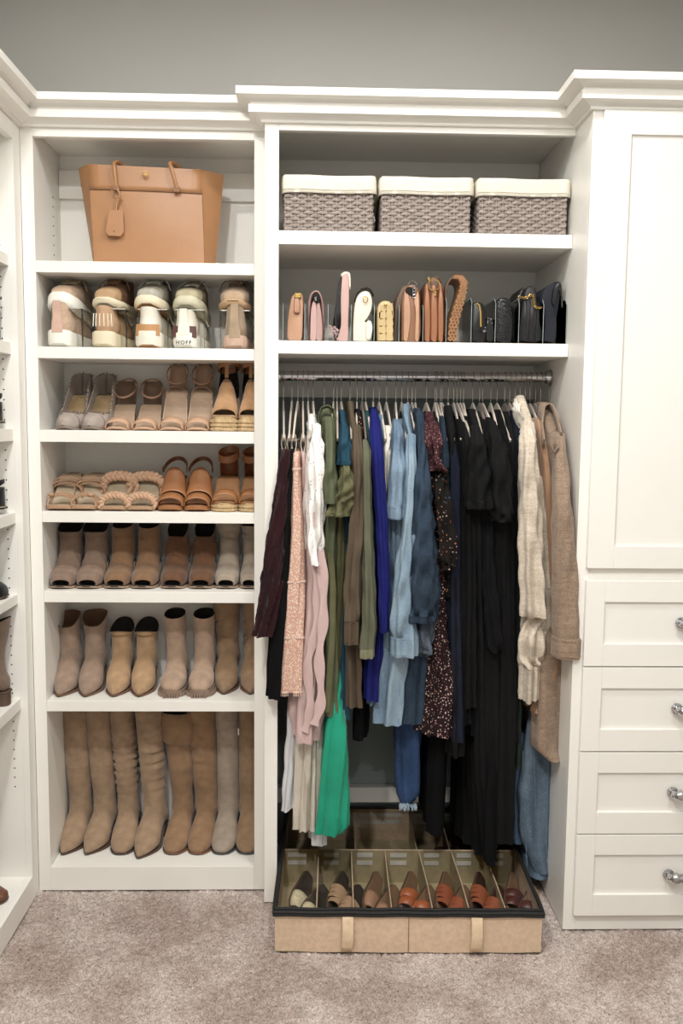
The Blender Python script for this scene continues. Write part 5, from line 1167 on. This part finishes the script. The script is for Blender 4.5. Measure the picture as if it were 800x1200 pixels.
    for sg in (1, -1): e.box(c[0]-.0055, c[0]+.0055, c[1]-.001, c[1]+.001, c[2]+sg*.0035-.0009, c[2]+sg*.0035+.0009); e.box(c[0]-.0009+sg*.0025, c[0]+.0009+sg*.0025, c[1]-.001, c[1]+.001, c[2]-.0055, c[2]+.0055)
    e.build('emblem', GOLD, t)
    # luggage tag on its strap
    g = [P(u, v, Yf-.022) for u, v in ((128, 246), (144, 246), (145, 272), (141, 277), (127, 276), (123.5, 271))]
    MB().loft([g, [(p[0], p[1]+.004, p[2]) for p in g]]).build('luggage_tag', TOT, t, smooth=False, bevel=.001)
    st = [P(u, v, Yf-.020) for u, v in ((136, 247), (137, 238), (140, 228), (137, 221))]
    MB().tube(catmull(st, 5), .0035, 8).build('tag_strap', TOT, t); MB().tube(catmull([P(u, v, Yf-.022) for u, v in ((130, 222), (136, 228), (145, 236))], 5), .002, 6).build('tag_tie', TOTD, t)
    d = P(133.5, 272, Yf-.0235); MB().lathe(d, (0, 0, 1), [(0, .0004), (.002, .0022), (.004, .002), (.008, .0003)], 8).build('tag_stud', TOTD, t)
tote()

# ================================================================== WICKER BASKETS
WICK = mat('grey_wicker', '#9b8d84', .75, .3, 60, .4, 200); LINEN = mat('cream_liner', '#ddd6c4', .92, .06, 25, .5, 200)
def basket():
    t = thing('wicker_basket', 'x', 'basket', (0, 0, 0), 0, 'lined wicker baskets on the top shelf')
    Wx, Dy, H = .157, .150, .176   # half sizes
    def rim(q, off=0, n=None):     # rounded rectangle perimeter, q 0..1
        per = 4*(Wx+Dy); s = (q % 1)*per
        if s < 2*Wx: return (-Wx+s, -Dy-off), (0, -1)
        s -= 2*Wx
        if s < 2*Dy: return (Wx+off, -Dy+s), (1, 0)
        s -= 2*Dy
        if s < 2*Wx: return (Wx-s, Dy+off), (0, 1)
        s -= 2*Wx
        return (-Wx-off, Dy-s), (-1, 0)
    NS = 50; rows = 12; w = MB(); ph = H*.70/rows
    for r in range(rows):
        z = .010+r*ph*1.02; pts = []
        N = NS*4
        for k in range(N):
            q = k/N; (x, y), (nx, ny) = rim(q+.0001); g = .0042*math.sin(2*PI*k/8+(PI if r % 2 else 0)); pts.append((x+nx*g, y+ny*g, z+.0012*math.sin(k*1.7+r)))
        rings = []
        for k in range(N):
            (x, y), (nx, ny) = rim(k/N+.0001); px_, py_, pz = pts[k]; hh, tt = ph*.50, .0022
            rings.append([(px_+nx*tt, py_+ny*tt, pz+hh*.45), (px_, py_, pz+hh), (px_-nx*tt, py_-ny*tt, pz), (px_, py_, pz-hh), (px_+nx*tt, py_+ny*tt, pz-hh*.45)])
        rings.append(rings[0]); w.loft(rings, False, False)
    o = w.build('weave', WICK, t, angle=60); o['kind'] = 'stuff'
    s_ = MB()
    for k in range(NS):
        (x, y), _ = rim((k+.5)/NS); s_.tube([(x, y, 0.002), (x, y, H*.8)], .0030, 6)
    o = s_.build('stakes', WICK, t); o['kind'] = 'stuff'
    MB().box(-Wx+.007, Wx-.007, -Dy+.007, Dy-.007, .001, H*.8).build('shade_core', mat('wicker_shadow', '#4d423b', .9), t, smooth=False)  # dark brown box: shade behind the strands put in as colour
    # cloth liner turned over the rim, slightly wrinkled, with a stitched hem
    rings = []; N = 160
    for zz, off in ((H*.70, .010), (H*.705, .0125), (H*.78, .011), (H*.86, .012), (H*.95, .011), (H*1.02, .008), (H*1.035, .001), (H*1.01, -.008), (H*.9, -.012)):
        rg = []
        for k in range(N):
            (x, y), (nx, ny) = rim(k/N+.0001); wv = .0012*math.sin(k*.53+zz*60)*math.sin(k*.13+zz*90); cx_ = .985 if off < 0 else 1
            rg.append((x*1+nx*(off+wv), y+ny*(off+wv), zz+.0012*math.sin(k*.19)))
        rings.append(rg)
    MB().loft(rings, False, False).build('liner', LINEN, t, angle=80)
    MB().tube([(rings[1][k][0]*1.003, rings[1][k][1]*1.006, rings[1][k][2]+.010) for k in range(0, N, 2)], .0008, 4, True).build('liner_seam', mat('liner_thread', '#c9bfa4', .9), t)
    return t
bk0 = basket(); z2 = 2.321
for i, (ul, ur, lb) in enumerate(((329, 441, 'grey wicker basket with cream cloth liner, left of three on the top shelf'), (443, 555, 'grey wicker basket with cream cloth liner, middle of three on the top shelf'), (557, 668.5, 'grey wicker basket with cream cloth liner, right of three beside the tower panel'))):
    xl, xr = at(ul, 240, .02)[0], at(ur, 240, .02)[0]
    if i == 0: b = bk0
    else:
        b = bk0.copy(); COL.objects.link(b)
        for ch in [c for c in bk0.children]:
            c = ch.copy(); COL.objects.link(c); c.parent = b
    b.location = ((xl+xr)/2, .175, z2+.0005); b['label'] = lb; b.scale = ((xr-xl)/.340, 1, 1)

# ================================================================== HANDBAGS IN CLEAR DIVIDERS
ZB = 1.965+.0035
t = thing('purse_divider', 'clear acrylic divider tray separating the handbags', 'organizer', (at(331, 400, .03)[0], .028, 1.9655))
bx = t.location[0]; xr = at(663, 400, .03)[0]
MB().box(0, xr-bx, 0, .27, 0, .003).build('base', CLEAR, t, smooth=False)
for u in (331.5, 357, 384, 411, 438, 467, 495, 522, 551.5, 579.5, 607, 635.5, 662.5):
    x = at(u, 398, .03)[0]-bx; h_ = .150 if u > 520 else .125
    g = [(0, .003), (.27, .003), (.27, h_), (.02, h_), (.0, h_-.02)]
    MB().loft([[(x-.0013, y, z) for y, z in g], [(x+.0013, y, z) for y, z in g]]).build('divider', CLEAR, t, smooth=False)
    MB().tube([(x, -.0005, .003), (x, -.0005, h_-.02), (x, .02, h_+.0005), (x, .27, h_+.0005)], .0011, 5).build('divider_edge', mat('acrylic_edge2', '#9aa5a3', .15), [c for c in t.children][-1])
gB = 'handbags standing in the clear dividers'
def bagpart(t, o, pts, m, name, Y0, Y1, smooth_=4, bulge=.98, puff=0, parent=None):
    K = [tuple(at(u, v, Y0)[[0, 2]]) for u, v in pts]
    K = [(k[0], max(k[1], ZB+.0005)) for k in K]
    if smooth_: 
        C = catmull(K+[K[0]], smooth_)[:-1]; K = [(c[0], max(c[1], ZB+.0005)) for c in C]
    c = np.mean(np.array(K), 0); rings = []
    for y, s_ in ((Y0, bulge*.90), (Y0+.002, bulge*.97), (Y0+.006, 1), ((Y0+Y1)/2, 1+puff), (Y1-.010, 1), (Y1, bulge)):
        rings.append([(c[0]+(k[0]-c[0])*s_-o[0], y-o[1], (c[1]+(k[1]-c[1])*s_ if k[1] > ZB+.02 else k[1]+.0)-o[2]) for k in K])
    return MB().loft(rings).build(name, m, parent or t, angle=50)
def bag(name, label, u, Y0=.04):
    p = at(u, 399, Y0); o = (p[0], Y0, ZB); return thing(name, label, 'bag', o, 0, gB), o
PK = leather('blush_leather', '#c39c94', .5); CRL = leather('cream_leather', '#e3dac6', .45); YEL = leather('butter_leather', '#c7ab72', .45); BRL = leather('brown_leather', '#8c6140', .4); CGL = leather('cognac_bag', '#9a6038', .4); NUD = leather('tan_bag_leather', '#b98a68', .45)
BKL = leather('black_bag_leather', '#0e0e10', .35); NVL = leather('navy_bag_suede', '#141824', .8)
t, o = bag('wristlet', 'slim tan leather wristlet with gold clasp, leftmost handbag', 345)
bagpart(t, o, [(336, 397), (337, 375), (341, 350), (346, 344), (353, 344), (355, 350), (355, 375), (354, 396), (350, 399), (340, 399)], NUD, 'body', .04, .22)
bagpart(t, o, [(345, 349), (350.5, 349), (351, 366), (347.5, 367), (344, 365)], leather('tan_strap', '#a87653', .5), 'strap', .032, .042, 2); bagpart(t, o, [(345, 343), (353, 343), (353, 349), (345, 349)], GOLD, 'clasp', .030, .042, 0)
t, o = bag('flap_bag', 'blush pink flap bag with inverted U shaped end, second handbag', 369)
p = catmull([tuple(at(u, v, .045)) for u, v in ((361.5, 398), (361.5, 370), (363, 350), (367, 341.5), (373, 341.5), (377, 352), (379, 375), (378.5, 398))], 5)
MB().ribbon([(q[0]-o[0], .115, max(q[2], ZB+.001)-o[2]) for q in p], (0, 1, 0), .17, .008).build('flap', PK, t)
bagpart(t, o, [(363, 398), (364, 365), (367, 352), (370, 352), (371, 370), (370, 398)], PK, 'body', .05, .21); bagpart(t, o, [(370, 398), (371, 356), (374, 354), (377, 372), (377.5, 398)], leather('blush_gusset', '#b48f88', .55), 'gusset', .052, .21)
bagpart(t, o, [(366, 348), (368, 343.5), (373, 343.5), (375, 350), (373, 355), (368, 354)], DARK, 'lining', .047, .2); bagpart(t, o, [(368, 348), (371, 347), (371, 353), (369, 353)], CHROME, 'lock', .044, .05, 0)
t, o = bag('slouch_clutch', 'tall blush and black clutch with curling fringe, third handbag', 402)
bagpart(t, o, [(393, 398), (399, 385), (399, 355), (400.5, 325), (404, 320), (408.5, 322), (409, 350), (408, 380), (407, 399)], PK, 'body', .042, .24); bagpart(t, o, [(391, 372), (394, 350), (397, 330), (400, 322), (401, 330), (399, 360), (398, 385), (393, 394)], BKL, 'back_panel', .055, .24)
bagpart(t, o, [(399, 321), (404, 318), (410, 320), (411, 332), (410, 340), (408, 325), (401, 325)], CRL, 'rim', .046, .2)
fr = MB(); rnd = random.Random(8)
for k in range(34):
    p = at(385.5+10*rnd.random(), 383+12*rnd.random(), .038)-np.array(o); a = rnd.random()*6.28
    fr.tube([p, p+np.array([.005*math.cos(a), -.004, .004*math.sin(a)]), p+np.array([.008*math.cos(a+1), -.002, .008*math.sin(a+1)-.002])], .0013, 5)
q = fr.build('fringe', mat('fringe_pink', '#c9a9a6', .9), t); q['kind'] = 'stuff'
t, o = bag('shoulder_bag', 'cream leather shoulder bag slumped over itself with gold ring, fourth handbag', 424)
bagpart(t, o, [(413, 399), (413.5, 375), (416, 355), (420, 345), (427, 341), (433, 343), (436, 352), (435, 363), (431, 372), (427, 377), (430, 380), (434, 384), (434, 399)], CRL, 'body', .042, .22)
bagpart(t, o, [(428, 380), (431, 375.5), (435, 377), (436.5, 386), (434, 396), (429, 396)], CRL, 'fold', .034, .21)
MB().ribbon([tuple(np.array(at(u, v, .09))-np.array(o)) for u, v in ((415, 354), (418, 345), (423, 340), (429, 338.5), (434, 341), (437, 347))], (0, 1, 0), .05, .004).build('strap', BKL, t)
c = at(428, 351, .034)-np.array(o); MB().tube([(c[0]+.008*math.cos(2*PI*k/20), c[1], c[2]+.010*math.sin(2*PI*k/20)) for k in range(20)], .0017, 6, True).build('ring', GOLD, t)
t, o = bag('quilted_bag', 'small butter yellow quilted bag, fifth handbag', 452)
for a, b in ((443.5, 452), (452, 460.5)):
    for k in range(5):
        v = 399-k*8.6; bagpart(t, o, [(a, v), (a, v-7), (a+2, v-9.4+(2 if a < 450 else 0)), (b-1, v-9.4), (b, v-6), (b, v)], YEL, 'quilted_panel', .042+.001*k, .2, 3)
bagpart(t, o, [(441.5, 398), (441.5, 370), (443.5, 357), (449, 352.5), (456, 353), (460.5, 360), (461.5, 372), (459, 362), (455, 357), (449, 356.5), (445, 362), (444, 398)], YEL, 'flap', .045, .2, 2)
c = at(451.5, 357, .038)-np.array(o); MB().sphere(c, .005, 10, 6, (1, .5, .8)).build('clasp', GOLD, t)
t, o = bag('leather_satchel', 'brown leather satchel with open folded gusset and gold hook, sixth handbag', 480)
bagpart(t, o, [(460, 399), (462, 370), (464, 352), (470, 338), (475, 334), (476, 345), (472, 365), (470, 399)], leather('brown_dark_leather', '#5c4636', .5), 'back_panel', .075, .25); bagpart(t, o, [(470, 399), (470.5, 365), (472, 344), (475, 336), (480, 333), (487, 335), (491.5, 343), (492.5, 360), (491.5, 399)], BRL, 'body', .046, .25)
bagpart(t, o, [(473, 343), (477, 336), (484, 337), (488, 343), (484, 349), (480, 346), (475, 347)], DARK, 'lining', .043, .1); bagpart(t, o, [(472.5, 398), (473.5, 345), (476, 343), (479.5, 348), (481, 375), (477, 399)], NUD, 'gusset', .040, .06); bagpart(t, o, [(486, 398), (487, 365), (485, 352), (489, 342), (491, 352), (490.5, 398)], NUD, 'gusset', .040, .06)
c = at(483, 334, .042)-np.array(o); MB().tube([(c[0]+.014*math.cos(PI*k/12), c[1], c[2]+.014*math.sin(PI*k/12)) for k in range(13)], .0018, 6).build('hook', CHROME, t)
lk = MB()
for k in range(4): cc = at(485, 336+k*3.6, .036)-np.array(o); lk.tube([(cc[0]+.0045*math.cos(2*PI*j/12), cc[1]+(.002 if k % 2 else 0), cc[2]+.006*math.sin(2*PI*j/12)) for j in range(12)], .0013, 5, True)
lk.build('chain', CHROME, t)
t, o = bag('accordion_bag', 'cognac leather bag with three rounded accordion gussets and big gold ring', 508)
bagpart(t, o, [(495, 399), (495.5, 360), (497, 338), (502, 327), (508, 323.5), (515, 326), (519, 337), (521, 360), (521, 399)], leather('cognac_shell', '#5b3824', .45), 'shell', .055, .25)
for a, b in ((496.5, 504.5), (504, 513), (512.5, 520)): bagpart(t, o, [(a+.5, 398.5), (a+.2, 360), (a+1.5, 338), ((a+b)/2, 332), (b-1.5, 338), (b-.2, 360), (b-.5, 398.5)], CGL, 'gusset', .040, .2, 4, .8)
c = at(508.5, 334, .034)-np.array(o); MB().tube([(c[0]+.0185*math.cos(2*PI*k/28), c[1], c[2]+.0175*math.sin(2*PI*k/28)) for k in range(28)], .0022, 8, True).build('ring', GOLD, t)
bagpart(t, o, [(500, 325), (502, 324), (505, 330), (503, 331)], GOLD, 'clip', .034, .04, 0); bagpart(t, o, [(509, 340), (511, 340), (511, 347), (509, 347)], GOLD, 'ring_tab', .034, .04, 0)
t, o = bag('woven_hobo', 'tan woven leather hobo bag curling over at its top', 535)
WV = mat('woven_leather', '#a9794f', .5, .15, 40, .2)
ctr = catmull([tuple(at(u, v, .045)[[0, 2]])+(w_,) for u, v, w_ in ((529.5, 398.5, .026), (531, 380, .026), (536, 362, .024), (541, 345, .020), (542.5, 333, .017), (539, 326, .014), (533, 325.5, .013))], 5)
rg = []
for c in ctr: rg.append([(c[0]+c[2]*math.cos(a)*.62-o[0], .12+.085*math.copysign(abs(math.sin(a))**.35, math.sin(a))-o[1], max(c[1]+c[2]*.1*math.cos(a), ZB+.001)-o[2]) for a in [2*PI*j/20 for j in range(20)]])
MB().loft(rg).build('body', WV, t, angle=70)
wv = MB()
for i in range(0, len(ctr)-1):
    c = ctr[i]
    for j in range(5):
        x = c[0]-c[2]*.55+c[2]*1.1*(j+.5)/5; sg = 1 if (i+j) % 2 else -1
        z = max(c[1], ZB+.006); wv.ribbon([(x-.004-o[0], .033-o[1], z-sg*.0045-o[2]), (x-o[0], .0300-o[1], z-o[2]), (x+.004-o[0], .033-o[1], z+sg*.0045-o[2])], (0, -.2, 1), .0058, .0012)
q = wv.build('weave', WV, t); q['kind'] = 'stuff'
MB().ribbon([tuple(np.array(at(u, v, .10))-np.array(o)) for u, v in ((521, 352), (521.5, 338), (526, 329), (533, 323), (540, 322))], (0, 1, 0), .04, .005).build('strap', leather('strap_brown', '#6b4b33', .5), t); bagpart(t, o, [(543, 326), (546, 327), (551, 332), (547, 335), (544, 331)], leather('strap_brown', '#6b4b33', .5), 'strap_tab', .05, .09, 0)
t, o = bag('zip_pouch', 'black pouch with curved gold zip, first of the black bags', 561)
bagpart(t, o, [(553, 399), (553.5, 360), (556, 354.5), (563, 354.5), (568, 362), (569, 399)], BKL, 'body', .042, .2)
MB().ribbon([tuple(np.array(at(u, v, .0395))-np.array(o)) for u, v in ((558.5, 355), (561.5, 358), (563, 366), (563.3, 383))], (1, 0, 0), .006, .002).build('zip', GOLD, t); bagpart(t, o, [(565, 387), (569, 386), (569, 389), (565.5, 390)], CHROME, 'zip_pull', .036, .04, 0)
t, o = bag('beaded_pouch', 'tiny black beaded pouches squeezed beside the gold zip pouch', 573.5)
bagpart(t, o, [(569.5, 399), (569.5, 378), (571.5, 371), (573, 378), (574, 372), (576.5, 373), (578, 380), (578, 399)], BKL, 'body', .045, .15)
c = MB()
for u, v in ((571.5, 373), (571.3, 378), (575.8, 374), (576, 379), (568.5, 384)): c.sphere(at(u, v, .042)-np.array(o), .0028, 8, 5)
c.build('bead', CHROME, t)
t, o = bag('sequin_bag', 'black sequinned bag glittering between the clear dividers', 588)
bagpart(t, o, [(580, 399), (580.5, 362), (583, 352), (588, 348.5), (595, 350), (599, 358), (600, 399)], BKL, 'body', .044, .2)
sq = MB(); rnd = random.Random(2)
for k in range(260):
    u, v = 580.5+18.5*rnd.random(), 351+47*rnd.random()
    if v < 356 and not 583 < u < 597: continue
    p = at(u, v, .0415)-np.array(o); sq.sphere(p, .0022, 6, 4, (1, .5, 1))
q = sq.build('sequins', mat('sequin', '#1c1c20', .18, metal=.0, coat=1), t); q['kind'] = 'stuff'
t, o = bag('black_tote', 'tall black leather bag leaning behind the gold chain bag', 604)
bagpart(t, o, [(600, 399), (602, 362), (607, 346), (614, 340), (612, 399)], leather('charcoal_leather', '#1c1c1e', .5), 'body', .10, .26); 
t, o = bag('chain_bag', 'black flap bag with gold chain strap draped over its top', 620)
bagpart(t, o, [(608, 399), (611, 362), (614, 345), (618, 336.5), (624, 335), (628, 340), (629, 352), (632, 375), (634, 399)], leather('black_soft', '#131315', .55), 'body', .045, .25)
for a, b in ((610, 618), (618, 626), (626, 632)): bagpart(t, o, [(a, 398), (a+2.5, 368), (a+4, 350), (b-.5, 352), (b, 370), (b-.5, 398)], BKL, 'gusset', .041, .2, 3, .85)
ch = MB(); P_ = catmull([tuple(at(u, v, .036)) for u, v in ((608, 348), (616, 349), (623.5, 345.5), (625, 353), (627, 360), (635, 360.5))], 4)
for i in range(len(P_)-1):
    a, b = P_[i], P_[i+1]; mid = (a+b)/2; d = (b-a)/np.linalg.norm(b-a); nrm = np.array([0, 1, 0]) if i % 2 else np.cross(d, [0, 1, 0])
    ch.tube([mid+d*.0055*math.cos(2*PI*k/12)+nrm*.0034*math.sin(2*PI*k/12)-np.array(o) for k in range(12)], .0011, 5, True)
ch.build('chain', GOLD, t)
t, o = bag('navy_bag', 'dark navy suede flap bag at the right end of the dividers', 647)
bagpart(t, o, [(636.5, 399), (638, 370), (634, 352), (637, 340), (645, 333), (654, 329.5), (657, 334), (656, 350), (652, 375), (651, 399)], NVL, 'body', .046, .25)
bagpart(t, o, [(646, 355), (648, 340), (653, 331), (657.5, 332), (659, 345), (660, 360), (658, 350), (655, 338), (652, 345), (650, 360)], BKL, 'flap', .040, .22); MB().tube([tuple(np.array(at(u, v, .042))-np.array(o)) for u, v in ((656, 334), (657.5, 345), (658.5, 360))], .0016, 6).build('strap', mat('strap_grey', '#5b5148', .5), t)

# ================================================================== UNDER-RAIL SHOE BOX
KH = mat('khaki_linen', '#d8ba9a', .9, .12, 60, .5, 500); KH2 = mat('khaki_divider', '#b3a37c', .85, .10, 30, .3, 400); PIP = mat('black_piping', '#121212', .7, .2, 40, .3, 300)
fx0 = atz(322, 1115, 0); fx1 = atz(634, 1119, 0)
yaw = math.atan2(fx1[1]-fx0[1], fx1[0]-fx0[0])*.55
t = thing('shoe_storage_box', 'beige linen under-rail shoe box with black piped clear lid and two front handles', 'storage box', (fx0[0], fx0[1], .0005), yaw)
BW, BD, BH = fx1[0]-fx0[0]+.002, .765, .134; th = .004
xf = Matrix.Rotation(yaw, 3, 'Z')
def wrldp(x, y, z): v = xf @ Vector((x, y, z)); return (v[0]+fx0[0], v[1]+fx0[1], v[2]+.0005)
def bloc(u, v, z):
    p = atz(u, v, z); d = Vector((p[0]-fx0[0], p[1]-fx0[1], 0)); d = xf.inverted() @ d; return d[0], d[1]
MB().box(0, BW, 0, BD, 0, .003).build('base', KH2, t, smooth=False)
sag = MB(); rg = []
for k in range(25):
    x = BW*k/24; b = -.004*math.sin(PI*k/24)+.0015*math.sin(k*1.1); rg.append([(x, b, .0), (x, b-.001, BH*.5), (x, 0, BH), (x, th, BH), (x, th, 0)])
sag.loft(rg).build('front_panel', KH, t, angle=60)
MB().box(0, BW, BD-th, BD, 0, BH).build('back_panel', KH, t, smooth=False)
for x in (0, BW-th): MB().box(x, x+th, th, BD-th, 0, BH).build('side_panel', KH, t, smooth=False)
MB().tube([(BW*.5, -.006, .002), (BW*.5, -.0065, BH*.5), (BW*.5, -.002, BH)], .0012, 5).build('seam', mat('linen_seam', '#8f7351', .9), t)
pp = MB(); n = 24
per = [(x, 0) for x in np.linspace(0, BW, n)]+[(BW, y) for y in np.linspace(0, BD, n)[1:]]+[(x, BD) for x in np.linspace(BW, 0, n)[1:]]+[(0, y) for y in np.linspace(BD, 0, n)[1:-1]]
for zz, r_, of in ((BH+.001, .0065, .004), (BH-.008, .0055, .004), (BH+.009, .005, -.003)):
    pp.tube([(x+(of if x >= BW*.999 else -of if x <= 0.001 else 0), y+(of if y >= BD*.999 else -of if y <= .001 else 0), zz+.0012*math.sin(k*1.3)) for k, (x, y) in enumerate(per)], r_, 8, True)
pp.build('piping', PIP, t)
rg = []
for j in range(30):
    y = BD*j/29; rg.append([(BW*k/29, y, BH+.008-.006*math.sin(PI*k/29)*math.sin(PI*j/29)+.0012*math.sin(k*1.9+j*.7)+.001*math.sin(j*1.3+k*.4)) for k in range(30)])
MB().loft(rg, False, False, closed=False).build('clear_lid', glass('clear_vinyl', (.98, .98, .97, 1), .06), t)
dmid = bloc(460, 998, BH-.01)[1]
MB().box(th, BW-th, dmid, dmid+.004, .003, BH-.006).build('centre_divider', KH2, t, smooth=False)
MB().tube([(th, dmid+.002, BH-.006), (BW-th, dmid+.002, BH-.006)], .0028, 6).build('divider_binding', KH, t)
XD = [0]+[bloc(u, v, BH-.012)[0] for u, v in ((373, 1000), (411.5, 1000), (451, 1000), (491, 1001), (529, 1001), (567, 1001))]+[BW]
PATCH = mat('white_patch', '#dedad4', .6)
for k in range(1, 7):
    a, b = XD[k], XD[k]+.008*(1 if k > 3 else 0)
    d = MB().loft([[(a-.002, dmid, .003), (a+.002, dmid, .003), (a+.002, dmid, BH-.010), (a-.002, dmid, BH-.010)], [(b-.002, dmid/2, .003), (b+.002, dmid/2, .003), (b+.003, dmid/2, BH-.016), (b-.001, dmid/2, BH-.016)], [(b-.002, th, .003), (b+.002, th, .003), (b+.002, th, BH-.012), (b-.002, th, BH-.012)]]).build('cell_divider', KH2, t, smooth=False)
    MB().tube([(a, dmid, BH-.010), (b, dmid/2, BH-.015), (b, th, BH-.011)], .0022, 6).build('divider_binding', KH, d)
for k in range(7):
    x0, x1 = XD[k]+.02, XD[k+1]-.045
    for z0 in (BH-.032, BH-.062): MB().box(x0, x1, dmid-.0015, dmid-.0003, z0, z0+.016).build('hook_patch', PATCH, t, smooth=False)
XB = [0]+[bloc(u, 990, BH-.012)[0] for u in (416, 487, 525, 560)]+[BW]
for k in range(1, 5):
    a = XB[k]; MB().box(a-.002, a+.002, dmid+.004, BD-th, .003, BH-.012).build('cell_divider', KH2, t, smooth=False)
for k in range(5):
    for z0 in (BH-.032, BH-.062): MB().box(XB[k]+.02, XB[k+1]-.03, BD-th-.0015, BD-th-.0003, z0, z0+.016).build('hook_patch', PATCH, t, smooth=False)
for u in (407, 557):
    x = bloc(u, 1115, 0)[0]; HM = mat('handle_webbing', '#dcc09a', .8, .1, 60, .4, 500)
    MB().ribbon([(x, -.004, BH*.93), (x, -.014, BH*.82), (x+.001, -.017, BH*.45), (x-.002, -.020, .030), (x-.004, -.012, .012), (x-.004, -.006, .008)], (1, 0, 0), .036, .003).build('handle', HM, t)
# flat sandals tucked two to a cell, standing on their sides
def flat_sandal(k, lb, m, x, y, rx, ry, rz, kind, z=.05, L=.20, ins=None):
    w_ = wrldp(x, y, z); t_ = thing('flat_sandal', lb, 'sandal', w_, 0, 'flat sandals inside the linen shoe box', rot=(rx, ry, rz))
    f = Foot(L, .078, 'round', .010, .006); sole_slab(f, .007, mat('fs_sole', '#5a4433', .7), t_, 'sole'); sole_slab(f, .003, ins or mat('fs_insole', '#8f6d4e', .7), t_, 'insole', .01, .99, .96, 24, .003)
    if kind == 'mesh':
        p_ = [strap_path(f, s, .030+.015*(s-.1), 16, 1.03, pw=.7) for s in (.06, .12, .2, .3, .38)]
        MB().loft(p_, False, False, closed=False).build('upper', m, t_, angle=80).modifiers.new('s', 'SOLIDIFY').thickness = .002
    elif kind == 'cut':
        for s in (.12, .22, .32, .42): strap(f, t_, m, s, .038, .018, .003, twist=.012)
    else:
        for s in (.16, .34): strap(f, t_, m, s, .038+.01*s, .034, .003)
        strap(f, t_, m, .27, .022, .012, .002, name='toe_loop')
    return t_
CR_ = mat('cream_woven', '#d5c59d', .8, .25, 90, .6, 200); TN_ = leather('fs_tan', '#b08b67'); RS_ = leather('fs_rose', '#b08263'); OR_ = leather('fs_orange', '#b5602e', .4); RU_ = leather('fs_rust', '#a0532f', .4); BU_ = leather('fs_burgundy', '#5b2d24', .4); DKI = mat('fs_insole_dark', '#41352c', .8)
cells = [('cream woven', CR_, 'mesh', DKI), ('tan cutout', TN_, 'cut', DKI), ('rose leather', RS_, 'mesh', None), ('orange leather', OR_, 'band', None), ('rust strappy', RU_, 'cut', None), ('dark rust caged', RU_, 'cut', mat('fs_insole_brown', '#4b2e20', .7)), ('burgundy and brown', BU_, 'band', None)]
for k, (nm, m, kd, ins) in enumerate(cells):
    xm = (XD[k]+XD[k+1])/2; w2 = (XD[k+1]-XD[k])/2
    flat_sandal(k, nm+' sandal leaning left in cell '+('at the far left', 'second from the left', 'third from the left', 'in the middle', 'third from the right', 'second from the right', 'at the far right')[k]+' of the box', m, xm-w2*.28, dmid-.275, .42, 1.02, .10, kd, .035, .20, ins)
    flat_sandal(k, nm+' sandal lying in front in cell '+('at the far left', 'second from the left', 'third from the left', 'in the middle', 'third from the right', 'second from the right', 'at the far right')[k]+' of the box', m, xm+w2*.22, dmid-.345, .38, .95, -.12, kd, .035, .19, ins)
bk_ = [('dark brown', leather('fs_dk', '#2c211b')), ('black', BKL), ('taupe', leather('fs_tp', '#6b5648')), ('copper', leather('fs_cop', '#8a4b2c'))]
for k, (u, (nm, m)) in enumerate(zip((505, 515, 540, 552), bk_)):
    x, y = bloc(u, 985, .06); flat_sandal(k, nm+' flat sandal in the shaded back row of the linen shoe box', m, x, dmid+.03, .35, 1.0, 0, 'band', .035, .19)
